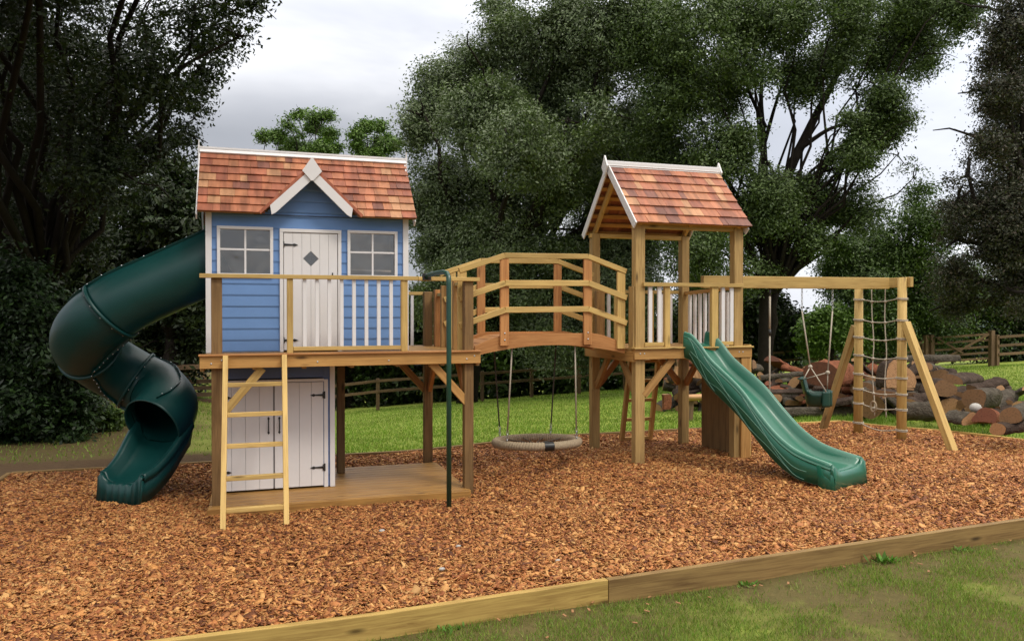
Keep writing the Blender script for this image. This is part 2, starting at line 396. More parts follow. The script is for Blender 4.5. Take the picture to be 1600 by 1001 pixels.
def bed_clip():
    rows = []
    n = 100; v = []; 
    for y in bys:
        xr = np.linspace(BX0, right_edge(y), n); v.append(np.stack([xr, np.full(n, y), bed_z(xr, np.full(n, y))], 1))
    v = np.concatenate(v); i = np.arange(len(bys)-1)[:, None]*n+np.arange(n-1)[None]
    f = np.stack([i, i+1, i+n+1, i+n], -1).reshape(-1, 4)
    o = np_mesh('bark_bed', v, f, 4, M['bed'], smooth=True); o['kind'] = 'structure'
bed_clip()
def cnoise(x, y, s, seed):
    r = np.random.default_rng(seed); out = np.zeros_like(x)
    for k in range(5):
        a = r.uniform(0, 6.28); f = s*(1.6**k)/1.0; p = r.uniform(0, 6.28, 2)
        out += np.sin((x*math.cos(a)+y*math.sin(a))*f+p[0])*np.cos((y*math.cos(a)-x*math.sin(a))*f*.8+p[1])/(1.4**k)
    return out/2.5
# bark chips: thin slabs lying every way on the bed
def chips(n):
    x = RNG.uniform(BX0+.02, 10.4, n); y = RNG.uniform(BY0+.03, BY1-.03, n)
    # keep what the camera can see, densest near it
    k = (x < right_edge(y)-.03)
    d = x*FX+y*FY; lat = x*FY-y*FX; u = 800+F*lat/d
    k &= (u > -120) & (u < 1720) & (RNG.random(n) < np.clip(1.35-d/14, .45, 1))
    k &= ~((x > -.28) & (x < 2.08) & (y > 7.95) & (y < 9.3))
    x, y, d = x[k], y[k], d[k]; n = len(x)
    L = RNG.lognormal(math.log(.026), .45, n).clip(.012, .09); B = L*RNG.uniform(.3, .62, n); T = RNG.uniform(.002, .007, n)
    z = bed_z(x, y)+RNG.uniform(.0, .026, n)
    th = RNG.uniform(0, 6.283, n); til = RNG.normal(0, .33, n); rol = RNG.normal(0, .38, n)
    ca, sa = np.cos(th), np.sin(th)
    ax = np.stack([ca*np.cos(til), sa*np.cos(til), np.sin(til)], 1)
    s0 = np.stack([-sa, ca, np.zeros(n)], 1); up0 = np.cross(ax, s0)
    sd_ = s0*np.cos(rol)[:, None]+up0*np.sin(rol)[:, None]; up = np.cross(ax, sd_)
    c = np.stack([x, y, z], 1)
    prof = [(-.5, -.35), (-.42, .42), (.1, .5), (.5, .3), (.42, -.38), (-.05, -.5)]
    V = []
    for top in (1, 0):
        for a, b_ in prof:
            a = a*(1+RNG.uniform(-.15, .15, n)); b_ = b_*(1+RNG.uniform(-.35, .35, n))
            cup = (np.abs(a)*2)**2*L*.05
            V.append(c+ax*(a*L)[:, None]+sd_*(b_*B)[:, None]+up*((top-.5)*T+cup)[:, None])
    V = np.stack(V, 1).reshape(-1, 3)
    base = np.arange(n)[:, None]*12
    # faces as quads: top two, sides six (underside is never seen but kept closed)
    q = [(0, 5, 4, 1), (1, 4, 3, 2), (7, 10, 11, 6), (8, 9, 10, 7)]+[(i, (i+1) % 6, 6+(i+1) % 6, 6+i) for i in range(6)]
    f = (base[:, :, None]+np.array(q)[None]).reshape(-1, 4)
    pal = np.array([(.46, .215, .085), (.56, .30, .135), (.36, .145, .058), (.25, .085, .036), (.54, .31, .15), (.13, .045, .022), (.42, .17, .075), (.5, .25, .11)])
    m = cnoise(x, y, 1.1, 5)+.6*cnoise(x, y, 4.0, 8)
    pr = RNG.random(n)+.16*m
    idx = np.where(pr < .10, 5, np.where(pr < .28, 3, np.where(pr < .45, 2, np.where(pr < .6, 6, np.where(pr < .75, 0, np.where(pr < .86, 7, np.where(pr < .97, 1, 4)))))))
    col = pal[idx]*np.array([1.04, 1.0, .75])*RNG.uniform(.72, 1.2, n)[:, None]
    col = np.repeat(col, 10, 0)
    o = np_mesh('bark_chips', V, f, 4, M['chips'], col)
    tag(o, 'loose orange brown bark chippings filling the play area', 'bark chips', kind='stuff')
chips(480000)
def blades(name, n, xr, yr, h, wd, label, keepf, cols, patch=.0, seed=3):
    r = np.random.default_rng(seed)
    x = r.uniform(*xr, n); y = r.uniform(*yr, n); d = x*FX+y*FY; lat = x*FY-y*FX; u = 800+F*lat/np.maximum(d, .1)
    k = (d > .5) & (u > -80) & (u < 1680) & keepf(x, y, d)
    if patch: k &= (cnoise(x, y, 2.2, seed)+.5*cnoise(x, y, 9, seed+1)+r.normal(0, .25, n)) > patch
    x, y = x[k], y[k]; n = len(x); z = lawn_z(x, y)-.004
    hh = h*r.uniform(.45, 1.3, n); th = r.uniform(0, 6.283, n); le = r.uniform(.1, .9, n)*hh
    ww = wd*r.uniform(.6, 1.4, n); la = r.uniform(0, 6.283, n)
    a = np.stack([x-np.cos(th)*ww, y-np.sin(th)*ww, z], 1); b = np.stack([x+np.cos(th)*ww, y+np.sin(th)*ww, z], 1)
    c = np.stack([x+np.cos(la)*le, y+np.sin(la)*le, z+hh], 1)
    V = np.stack([a, b, c], 1).reshape(-1, 3); f = np.arange(3*n).reshape(-1, 3)
    cc = np.array(cols)[r.integers(0, len(cols), n)]*r.uniform(.7, 1.25, n)[:, None]
    cc *= (1+.18*cnoise(x, y, .7, 31))[:, None]
    o = np_mesh(name, V, f, 3, M['blade'], cc)
    tag(o, label, 'grass', kind='stuff'); return o
GC = [(.14, .25, .026), (.18, .29, .035), (.20, .30, .04), (.23, .28, .06), (.11, .20, .022)]
blades('front_grass', 330000, (-1, 9.5), (2.6, 4.79), .034, .0022, 'patchy short lawn grass in front of the timber edging', lambda x, y, d: y < 4.76, GC+[(.26, .22, .09), (.27, .30, .055)], patch=.06, seed=3)
blades('back_lawn_grass', 330000, (-6, 26), (10.36, 29), .05, .008, 'mown green lawn grass behind the play area', lambda x, y, d: (np.random.default_rng(1).random(len(x)) < np.clip(13/d, .25, 1)) & ~((x < .9+.3*np.sin(y*5)) & (y < 11.6+.25*np.sin(x*3))) & ~((x < -.5) & (y < 17) & (np.random.default_rng(4).random(len(x)) < .80)), GC[:4], seed=9)
blades('rough_grass', 60000, (8.0, 16), (6, 13), .09, .005, 'longer grass tufts growing between the edging and the log heap', lambda x, y, d: (x > right_edge(np.minimum(y, 10.3))+.12) , GC, patch=-.1, seed=12)
# far hill
hm = MB(); rows = []
for j in range(8):
    rows.append([(x, 420+j*30+40*math.sin(x*.01), -10+(math.sin(j/7*math.pi))*(11+3*math.sin(x*.012+1))) for x in np.linspace(-350, 700, 50)])
hm.grid(rows); o = hm.build('distant_hill', M['hill']); o['kind'] = 'structure'
# ------------------------------------------------------------ timber edging (each board a thing)
def edging(p0, p1, label, mat, h=.24, w=.05):
    x0, y0 = p0; x1, y1 = p1
    m = MB(); n = 10
    # one board following the ground, slightly uneven
    pts = [(x0+(x1-x0)*i/n, y0+(y1-y0)*i/n, gz(x0+(x1-x0)*i/n, y0+(y1-y0)*i/n)+.026) for i in range(n+1)]
    dx, dy = x1-x0, y1-y0; L = math.hypot(dx, dy); nx, ny = -dy/L*w/2, dx/L*w/2
    rows = []
    for p in pts: rows.append([(p[0]-nx, p[1]-ny, p[2]-h), (p[0]-nx, p[1]-ny, p[2]), (p[0]+nx, p[1]+ny, p[2]), (p[0]+nx, p[1]+ny, p[2]-h)])
    b = len(m.v); 
    for r in rows:
        for p in r: m.v.append(p)
    per = [0, h, h+w, 2*h+w, 2*h+2*w]; ou = random.uniform(0, 9)
    for i in range(n):
        for k in range(4):
            k2 = (k+1) % 4; s0, s1 = L*i/n+ou, L*(i+1)/n+ou
            m.face((b+i*4+k, b+i*4+k2, b+i*4+4+k2, b+i*4+4+k), [(s0, per[k]), (s0, per[k+1]), (s1, per[k+1]), (s1, per[k])])
    m.face((b, b+3, b+2, b+1)); m.face((b+n*4, b+n*4+1, b+n*4+2, b+n*4+3))
    o = m.build('edging_board', mat, bevel=.004, fixn=True); tag(o, label, 'timber edging', 'timber boards edging the bark area'); return o
edging((-3.0, 4.74), (2.235, 4.80), 'pale yellow edging board in the foreground, left of the butt joint', M['edge'])
edging((2.24, 4.80), (6.0, 4.80), 'darker brown edging board in the foreground, right of the butt joint', M['edge_dark'])
edging((6.005, 4.80), (10.5, 4.82), 'brown edging board running out of frame at lower right', M['edge_dark'])
edging((-2.55, 10.32), (.6, 10.32), 'edging board along the bare soil behind the tube slide', M['edge_dark'])
edging((.605, 10.32), (3.9, 10.32), 'back edging board below the lawn seen under the bridge', M['edge_dark'])
edging((3.905, 10.32), (6.9, 10.32), 'back edging board behind the roofed tower', M['edge_dark'])
edging((6.905, 10.32), (8.83, 10.32), 'back edging board behind the swings', M['edge'])
edging((8.85, 10.30), (9.55, 7.9), 'yellow edging board beside the climbing net, in front of the logs', M['edge'])
edging((9.552, 7.895), (10.4, 4.95), 'yellow edging board at the right end of the bark area', M['edge'])
edging((-2.57, 10.3), (-2.62, 4.8), 'left side edging board beyond the tube slide', M['edge_dark'])
def part(parent, name, mat, beams, bevel=.003, label=None):
    m = MB()
    for b in beams: m.beam(*b)
    o = m.build(name, mat, parent, bevel=bevel)
    if label: o['label'] = label
    return o
DZ = 1.493        # deck level
# ------------------------------------------------------------ left platform
plat = thing('raised_platform', 'large wooden raised deck on posts carrying the blue playhouse', 'play platform', (1.0, 8.7, .07))
def post(pr, x, y, z0, z1, s=.095, mat='post', name='post', sy=None): return part(pr, name, M[mat], [((x, y, z0), (x, y, z1), s, sy or s)], .006)
post(plat, -.285, 7.925, -.1, 2.212)
post(plat, 2.13, 7.925, -.1, 2.212)
post(plat, 2.04, 9.45, -.1, 2.14, .10)
post(plat, -.285, 9.45, -.1, 2.14, .10)
post(plat, .97, 9.08, .105, 1.37, .085)
# deck boards
m = MB(); y = 7.86
while y < 9.56:
    m.box(-.40, 2.20, y, y+.114, DZ-.028, DZ); y += .12
m.build('deck_boards', M['floor'], plat, bevel=.003)
part(plat, 'front_beam', M['deckwood'], [((-.43, 7.838, DZ-.058), (2.235, 7.838, DZ-.058), .036, .112)])
for bx in (-.33, -.24, .62, 1.30, 2.09, 2.17): MB().ball((bx, 7.819, DZ-.058+(.018 if bx*10 % 2 > 1 else -.012)), .009, 8, (1, .5, 1)).build('bolt', M['steel'], plat)
part(plat, 'deck_edge_board', M['bridge'], [((-.44, 7.848, DZ+.008), (2.24, 7.848, DZ+.008), .11, .016)])
part(plat, 'back_beam', M['brace'], [((-.40, 9.57, DZ-.09), (2.20, 9.57, DZ-.09), .036, .112)])
part(plat, 'side_beam', M['brace'], [((2.215, 7.86, DZ-.085), (2.215, 9.55, DZ-.085), .036, .112)])
part(plat, 'side_beam', M['brace'], [((-.41, 7.86, DZ-.085), (-.41, 9.55, DZ-.085), .036, .112)])
for i in range(5): part(plat, 'joist', M['brace'], [((.05+i*.45, 7.86, DZ-.085), (.05+i*.45, 9.55, DZ-.085), .04, .10)])
# top rail
part(plat, 'top_rail', M['yellow'], [((-.43, 7.885, 2.232), (1.60, 7.885, 2.232), .085, .038)])
part(plat, 'top_rail', M['yellow'], [((1.602, 7.885, 2.230), (2.235, 7.885, 2.230), .085, .038)])
ux = lambda u, y: (lambda t: y*(FX+FY*t)/(FY-FX*t))((u-800)/F)
xa, xb = ux(453, 7.88), ux(631.5, 7.88)
part(plat, 'rail_post', M['yellow'], [((xa, 7.885, DZ+.016), (xa, 7.885, 2.213), .055, .055)])
part(plat, 'rail_post', M['yellow'], [((xb, 7.885, DZ+.016), (xb, 7.885, 2.213), .065, .055)])
part(plat, 'bottom_rail', M['yellow'], [((xa+.03, 7.885, DZ+.055), (xb-.033, 7.885, DZ+.055), .045, .038)])
for k in range(8):
    x = ux(476+19.3*k, 7.88); part(plat, 'baluster', M['white'], [((x, 7.885, DZ+.074), (x, 7.885, 2.213), .034, .034)])
# right side and back rails
part(plat, 'side_rail', M['yellow'], [((2.12, 7.98, 2.195), (2.12, 8.35, 2.195), .045, .038)])
part(plat, 'side_rail', M['yellow'], [((2.12, 9.0, 2.10), (2.12, 9.4, 2.10), .045, .038)])
part(plat, 'baluster', M['white'], [((2.12, 8.16, DZ), (2.12, 8.16, 2.176), .034, .034)])
part(plat, 'entry_post', M['brace'], [((2.12, 8.39, DZ), (2.12, 8.39, 2.23), .07, .07)])
part(plat, 'entry_post', M['brace'], [((2.12, 8.97, DZ), (2.12, 8.97, 2.20), .06, .06)])
part(plat, 'entry_post', M['bridge'], [((2.13, 9.24, DZ), (2.13, 9.24, 2.16), .11, .09)])
part(plat, 'back_rail', M['yellow'], [((-.3, 9.5, 2.12), (2.0, 9.5, 2.12), .045, .038)])
for x in (1.62, 1.74, 1.86): part(plat, 'baluster', M['white'], [((x, 9.5, DZ), (x, 9.5, 2.1), .034, .034)])
part(plat, 'baluster', M['white'], [((2.12, 9.36, DZ), (2.12, 9.36, 2.08), .034, .034)])
# braces
part(plat, 'brace', M['yellow'], [((.12, 7.905, 1.37), (-.255, 7.905, .92), .045, .075)])
part(plat, 'brace', M['deckwood'], [((1.74, 7.905, 1.39), (2.11, 7.905, .98), .045, .078)])
part(plat, 'brace', M['brace'], [((1.62, 9.46, 1.39), (2.01, 9.46, .96), .045, .078)])
part(plat, 'brace', M['bridge'], [((2.13, 8.36, 1.39), (2.13, 7.99, .97), .045, .07)])
part(plat, 'brace', M['bridge'], [((2.05, 9.02, 1.39), (2.05, 9.39, .97), .045, .07)])
# lower deck
low = thing('lower_deck', 'low wet wooden decking under the raised platform', 'decking', (.9, 8.6, .05))
m = MB(); y = 7.80
while y < 9.34:
    m.box(-.36, 2.10, y, y+.115, .075, .103); y += .121
m.build('deck_boards', M['floor'], low, bevel=.004)
part(low, 'front_board', M['floor'], [((-.37, 7.785, .04), (2.105, 7.785, .04), .028, .115)])
part(low, 'end_board', M['floor'], [((2.115, 7.80, .04), (2.115, 9.36, .04), .028, .115)])
# front ladder
def ladder(nm, label, b0, b1, t0, t1, rungs, mat='yellow', sw=.045, sdp=.075):
    th = thing(nm, label, 'ladder', tuple((Vector(b0)+Vector(b1))/2))
    for a, b in ((b0, t0), (b1, t1)): part(th, 'stile', M[mat], [(a, b, sw, sdp, (0, 1, 0))])
    for f_ in rungs:
        a = Vector(b0).lerp(Vector(t0), f_); b = Vector(b1).lerp(Vector(t1), f_); e = (b-a).normalized()*sw*.5
        part(th, 'rung', M[mat], [(a+e, b-e, .06, .036)])
    return th
ladder('wooden_ladder', 'pale yellow ladder leaning against the front of the deck below the playhouse', (-.215, 7.12, .02), (.300, 7.12, .02), (-.205, 7.775, DZ-.005), (.312, 7.775, DZ-.005), [.13, .30, .478, .655, .83])
# fireman pole
fp = thing('fireman_pole', 'dark green metal sliding pole hooked to the deck rail', 'pole', (1.79, 7.35, .07))
zt = 2.275; cpts = [(1.68, 7.86, 2.245), (1.70, 7.78, 2.265), (1.735, 7.62, zt), (1.765, 7.48, zt+.004), (1.783, 7.40, zt-.008), (1.79, 7.36, zt-.045), (1.79, 7.35, zt-.11), (1.79, 7.35, 1.4), (1.79, 7.35, .0)]
MB().tube(cpts, .024, 14).build('pole', M['pole'], fp)
m = MB(); m.ball((1.68, 7.845, 2.255), .028, 10); m.box(1.64, 1.73, 7.838, 7.846, 2.215, 2.28); m.build('bracket', M['iron'], fp)
# ------------------------------------------------------------ playhouse
YH = 8.40; HX0, HX1 = -.40, 1.60; PX = .60
house = thing('playhouse', 'blue wooden playhouse with cedar shingle roof and white stable door on the platform', 'playhouse', (.6, 8.85, DZ))
EY, EZ, RY, RZ = 8.235, 2.865, 8.87, 3.555; SL = (RZ-EZ)/(RY-EY); BY = 2*RY-EY
WT = 2.90
win = [(-.297, .233, 2.25, 2.746), (.967, 1.486, 2.25, 2.742)]; dr = (.295, .905, DZ, 2.737)
AP, SLD = 3.325, .97      # dormer apex height and slope
def shiplap(m, y, segs, z0, z1, out=-1):
    for a, b in segs:
        bb = len(m.v)
        for (yy, z) in ((y, z1), (y+out*.004, z1), (y+out*.012, z0+.012), (y+out*.009, z0), (y, z0)):
            m.v.append((a, yy, z)); m.v.append((b, yy, z))
        for i in range(4): m.face((bb+2*i, bb+2*i+1, bb+2*i+3, bb+2*i+2))
        m.face((bb+8, bb+9, bb+1, bb)); m.face([bb+2*i for i in range(5)]); m.face([bb+2*i+1 for i in range(5)][::-1])
def clip_rows(z0, z1, x0, x1, holes):
    segs = [(x0, x1)]
    for (a, b, c, d) in holes:
        if c < z1-.02 and d > z0+.02:
            ns = []
            for s0, s1 in segs:
                if a > s0: ns.append((s0, min(a, s1)))
                if b < s1: ns.append((max(b, s0), s1))
            segs = [s for s in ns if s[1]-s[0] > .01]
    return segs
m = MB(); z = DZ+.01; P = .112
while z < WT-.01:
    z1 = min(z+P, WT); holes = win+[dr]
    # split rows at opening edges so boards meet frames
    cuts = sorted(set([z, z1]+[h for hh in holes for h in hh[2:] if z+.012 < h < z1-.012]))
    for a, b in zip(cuts[:-1], cuts[1:]): shiplap(m, YH, clip_rows(a, b, HX0+.05, HX1-.05, holes), a, b)
    z += P
# gable boards of the dormer
z = WT
while z < AP-.05:
    z1 = min(z+P, AP-.03); w0 = (AP-.02-z)/SLD; w1 = max((AP-.02-z1)/SLD, .001); bb = len(m.v)
    for (yy, zz, ww) in ((YH, z1, w1), (YH-.004, z1, w1), (YH-.016, z+.012, w0), (YH-.012, z, w0), (YH, z, w0)):
        m.v.append((PX-ww, yy, zz)); m.v.append((PX+ww, yy, zz))
    for i in range(4): m.face((bb+2*i, bb+2*i+1, bb+2*i+3, bb+2*i+2))
    m.face((bb+8, bb+9, bb+1, bb)); m.face([bb+2*i for i in range(5)]); m.face([bb+2*i+1 for i in range(5)][::-1])
    z += P
m.build('front_wall', M['blue'], house, fixn=True)
m = MB()     # backing, side and rear walls
for (a, b, c, d) in [(HX0, HX1, 2.746, WT), (HX0, -.297, DZ, 2.746), (.233, .295, DZ, 2.746), (-.297, .233, DZ, 2.25), (.905, .967, DZ, 2.742), (1.486, HX1, DZ, 2.742), (.967, 1.486, DZ, 2.25)]:
    m.box(a+.001, b-.001, YH+.002, YH+.02, c+.001, d-.001)
m.build('wall_lining', M['inside'], house)
m = MB()
b = len(m.v); pf = [(YH+.021, DZ), (BY-.17, DZ), (BY-.17, WT-.02), (RY, RZ-.04), (YH+.021, WT+.04)]
for x in (HX0, HX0+.03):
    for yy, zz in pf: m.v.append((x, yy, zz))
m.face([b+i for i in range(5)]); m.face([b+5+i for i in range(5)][::-1])
for i in range(5): j = (i+1) % 5; m.face((b+i, b+5+i, b+5+j, b+j))
y0s, y1s = YH+.021, BY-.17
m.box(HX1-.03, HX1, y0s, y1s, DZ, 2.20); m.box(HX1-.03, HX1, y0s, 8.50, 2.201, 2.72); m.box(HX1-.03, HX1, 9.02, y1s, 2.201, 2.72); m.box(HX1-.03, HX1, y0s, y1s, 2.721, WT)
b = len(m.v); pf = [(y0s, WT+.001), (y1s, WT+.001), (RY, RZ-.04)]
for x in (HX1-.03, HX1):
    for yy, zz in pf: m.v.append((x, yy, zz))
m.face((b, b+1, b+2)); m.face((b+3, b+5, b+4))
for i in range(3): j = (i+1) % 3; m.face((b+i, b+3+i, b+3+j, b+j))
m.box(HX0+.031, HX1-.031, BY-.20, BY-.17, DZ, WT)
m.build('side_walls', M['blue'], house, fixn=True)
m = MB(); m.box(HX0+.031, HX1-.031, YH+.03, BY-.21, DZ+.001, DZ+.02); m.build('house_floor', M['floor'], house)
m = MB(); m.box(HX0+.032, HX1-.032, BY-.215, BY-.202, DZ+.02, WT); m.build('back_lining', M['inside'], house)
for x0, x1 in ((HX0-.002, HX0+.055), (HX1-.055, HX1+.002)):
    part(house, 'corner_trim', M['white'], [(((x0+x1)/2, YH-.012, DZ+.002), ((x0+x1)/2, YH-.012, WT), .057, .035)])
part(house, 'eave_cable', M['iron'], [((.05, YH-.022, WT-.03), (1.15, YH-.022, WT-.028), .006, .006)], 0)
# windows
for i, (a, b, c, d) in enumerate(win):
    fr = MB(); t_ = .03
    fr.box(a, b, YH-.035, YH+.02, d-t_, d); fr.box(a, b, YH-.035, YH+.02, c, c+t_)
    fr.box(a, a+t_, YH-.034, YH+.021, c+t_, d-t_); fr.box(b-t_, b, YH-.034, YH+.021, c+t_, d-t_)
    f_ = fr.build('window', M['white'], house, bevel=.003)
    MB().box(a+t_, b-t_, YH+.0, YH+.004, c+t_, d-t_).build('pane', M['glass'], f_)
    mm = MB(); cx = (a+b)/2; cz = d-.285*.87 if False else (c+d)/2+.02
    mm.box(cx-.009, cx+.009, YH-.02, YH-.001, c+t_, d-t_); mm.box(a+t_, cx-.0095, YH-.018, YH-.002, cz-.009, cz+.009); mm.box(cx+.0095, b-t_, YH-.018, YH-.002, cz-.009, cz+.009)
    mm.build('glazing_bar', M['white'], f_)
part(house, 'sloping_ledge', M['inside'], [((.98, BY-.5, 2.36), (1.48, BY-.30, 2.36), .3, .02)], 0)
# door: frame, boarded leaf with diamond opening, hinges, latch
a, b, c, d = dr
m = MB(); m.box(a, a+.035, YH-.035, YH+.02, c+.002, d-.035); m.box(b-.035, b, YH-.035, YH+.02, c+.002, d-.035); m.box(a, b, YH-.036, YH+.021, d-.035, d); m.build('door_frame', M['white'], house, bevel=.003)
dm = MB(); x0, x1 = a+.040, b-.040; z0_, z1_ = c+.022, d-.042; nb = 6; dcx, dcz, dh = (x0+x1)/2+.0, 2.44, .078
for i in range(nb):
    xa_, xb_ = x0+(x1-x0)*i/nb+.0012, x0+(x1-x0)*(i+1)/nb-.0012
    def dz(x): return max(0, dh-abs(x-dcx))
    pts_x = sorted(set([xa_, xb_]+[q for q in (dcx-dh, dcx, dcx+dh) if xa_ < q < xb_]))
    for p, q in zip(pts_x[:-1], pts_x[1:]):
        dm.prism([(p, z0_), (q, z0_), (q, dcz-dz(q)), (p, dcz-dz(p))], YH-.026, YH-.008)
        dm.prism([(p, dcz+dz(p)), (q, dcz+dz(q)), (q, z1_), (p, z1_)], YH-.026, YH-.008)
door = dm.build('door', M['white'], house, fixn=True)
m = MB(); m.prism([(x0, z0_), (x1, z0_), (x1, dcz-.1), (x0, dcz-.1)], YH-.0075, YH-.003); m.prism([(x0, dcz+.1), (x1, dcz+.1), (x1, z1_), (x0, z1_)], YH-.0075, YH-.003); m.build('door_backing', M['seam'], door)
m = MB(); m.prism([(dcx-dh-.01, dcz), (dcx, dcz-dh-.01), (dcx+dh+.01, dcz), (dcx, dcz+dh+.01)], YH-.0075, YH-.003); m.build('diamond_pane', M['glass'], door)
def hinge(pr, x, y, z, L=.15, s=1):
    m = MB(); m.prism([(x, z-.012), (x+s*L*.6, z-.007), (x+s*L*.72, z-.015), (x+s*L, z), (x+s*L*.72, z+.015), (x+s*L*.6, z+.007), (x, z+.012)], y-.006, y)
    m.prism([(x-s*.022, z-.038), (x-s*.004, z-.038), (x-s*.004, z+.038), (x-s*.022, z+.038)], y-.007, y)
    m.tube([(x, y-.004, z-.03), (x, y-.004, z+.03)], .006, 8)
    return m.build('hinge', M['iron'], pr, fixn=True)
hinge(door, x0, YH-.027, 2.575, .14); hinge(door, x0, YH-.027, DZ+.12, .14)
m = MB(); m.box(x1-.055, x1-.045, YH-.034, YH-.027, 2.25, 2.30); m.ball((x1-.05, YH-.036, 2.285), .008, 8); m.build('latch', M['iron'], door)
# roofs
def shingles(m, x0, x1, eave, ridge, ncourse, cut=None, lap=.018):
    """one slope: eave and ridge are (y,z); x runs along; cut(z)->interval to leave out"""
    ey, ez = eave; ry, rz = ridge; dy, dz_ = (ry-ey)/ncourse, (rz-ez)/ncourse
    L = math.hypot(dy, dz_); ny, nz_ = -dz_/L, dy/L
    if nz_ < 0: ny, nz_ = -ny, -nz_
    for i in range(ncourse):
        y0_, z0__ = ey+dy*i, ez+dz_*i; x = x0; 
        while x < x1-.002:
            wd = random.choice([.07, .09, .11, .12, .14, .16]); xe = x+wd
            if x1-xe < .05: xe = x1
            segs = [(x, xe)]
            if cut:
                lo, hi = cut(z0__+dz_*.3)
                if lo < hi:
                    segs = [s for s in ((x, min(xe, lo)), (max(x, hi), xe)) if s[1]-s[0] > .008]
            c0 = random.choice([(.46, .165, .08), (.50, .20, .095), (.40, .13, .068), (.58, .29, .145), (.34, .11, .062), (.48, .18, .09), (.44, .15, .08), (.43, .15, .078), (.47, .17, .085), (.25, .095, .065)])
            k = random.uniform(.72, .86); col = tuple(v*k for v in c0)
            for (p, q) in segs:
                jt = random.uniform(-.003, .003); b_ = len(m.v)
                t0, t1 = .026+jt, .008
                for (s_, tt) in ((-.10, t0), (-.10, t0-.014), (1.12, t1), (1.12, t1-.012)):
                    yy = y0_+dy*s_+ny*tt; zz = z0__+dz_*s_+nz_*tt
                    m.v.append((p+.0012, yy, zz)); m.v.append((q-.0012, yy, zz))
                m.face((b_, b_+1, b_+5, b_+4), None, col); m.face((b_+2, b_+6, b_+7, b_+3), None, col)
                m.face((b_, b_+2, b_+3, b_+1), None, tuple(v*.8 for v in col)); m.face((b_+4, b_+5, b_+7, b_+6), None, col)
                m.face((b_, b_+4, b_+6, b_+2), None, col); m.face((b_+1, b_+3, b_+7, b_+5), None, col)
            x = xe
def dcut(z): 
    w_ = (AP-z)/SLD+.0
    return (PX-w_, PX+w_) if w_ > 0 else (1, 0)
m = MB(); shingles(m, HX0-.07, HX1+.06, (EY, EZ), (RY, RZ), 8, dcut); m.build('front_shingles', M['shingle'], house, fixn=True)
m = MB(); shingles(m, HX0-.07, HX1+.06, (BY, EZ), (RY, RZ), 8); m.build('rear_shingles', M['shingle'], house, fixn=True)
# sheathing under the shingles
m = MB()
for i in range(16):
    ya, za = EY+(RY-EY)*i/16, EZ+(RZ-EZ)*i/16; yb, zb = EY+(RY-EY)*(i+1)/16, EZ+(RZ-EZ)*(i+1)/16
    lo, hi = dcut(za); segs = [(HX0-.06, lo), (hi, HX1+.05)] if lo < hi else [(HX0-.06, HX1+.05)]
    for p, q in segs: m.beam(((p+q)/2, ya, za-.004), ((p+q)/2, yb, zb-.004), q-p, .010, up=(0, -.7, .7))
m.beam((.6, BY, EZ-.004), (.6, RY, RZ-.004), HX1-HX0+.1, .010, up=(0, .7, .7))
m.build('roof_boarding', M['brace'], house, fixn=True)
# dormer slabs with shingled edge
m = MB()
for s in (-1, 1):
    for (o0, col, y0__, yb_) in ((.0, (.40, .13, .07), 8.19, 0), ):
        lowx, lowz = PX+s*.485, AP-.485*SLD
        yr = EY+(AP-EZ)/SL+.02; b_ = len(m.v); nrm = Vector((s*SLD, 0, 1)).normalized()
        yl = EY-.0
        for off in (.004, .032):
            for p in ((PX, y0__, AP), (PX, yr, AP), (lowx, max(yl, y0__)+.02, lowz), (lowx, y0__, lowz)):
                m.v.append(tuple(Vector(p)+nrm*off))
        for fc in ((0, 1, 2, 3), (4, 5, 6, 7), (0, 1, 5, 4), (1, 2, 6, 5), (2, 3, 7, 6), (3, 0, 4, 7)): m.face([b_+i for i in fc], None, col)
m.build('dormer_shingles', M['shingle'], house, fixn=True)
for s in (-1, 1):
    x_ = PX+s*.40; zl = AP-.40*SLD; nx_, nz_ = SLD/math.hypot(SLD, 1), 1/math.hypot(SLD, 1); wd = .08
    m = MB(); top = (PX, AP+.01); 
    m.prism([(PX+s*.003, AP+.0), (x_, zl+.005), (x_-s*nx_*wd*.25, zl-.085), (x_-s*nx_*wd*1.0, zl-.062), (PX+s*.003, AP-wd/nz_*1.05)], 8.185, 8.205)
    m.build('bargeboard', M['white'], house, fixn=True)
m = MB(); m.prism([(PX-.095, AP-.03), (PX-.01, AP-.125), (PX+.01, AP-.125), (PX+.095, AP-.03), (PX+.004, AP+.105), (PX-.004, AP+.105)], 8.165, 8.184); m.build('diamond_finial', M['white'], house, fixn=True)
# ridge cap
m = MB()
for s in (-1, 1): m.beam((HX0-.075, RY+s*.026, RZ+.010), (HX1+.065, RY+s*.026, RZ+.010), .07, .014, up=(0, s*.7, .7))
m.box(HX0-.075, HX1+.065, RY-.024, RY+.024, RZ+.030, RZ+.050)
m.build('ridge_cap', M['white'], house)
for x in (HX0-.085, HX1+.072):
    m = MB(); m.box(x-.009, x+.009, RY-.022, RY+.022, RZ-.09, RZ+.06); m.beam((x, RY, RZ+.06), (x, RY, RZ+.12), .010, .014); m.build('ridge_finial', M['white'], house)
    for s, yy in ((1, EY), (-1, BY)): part(house, 'gable_bargeboard', M['white'], [((x*.985, yy+s*.02, EZ-.05), (x*.985, RY-s*.026, RZ-.05), .014, .07, (0, 0, 1))])
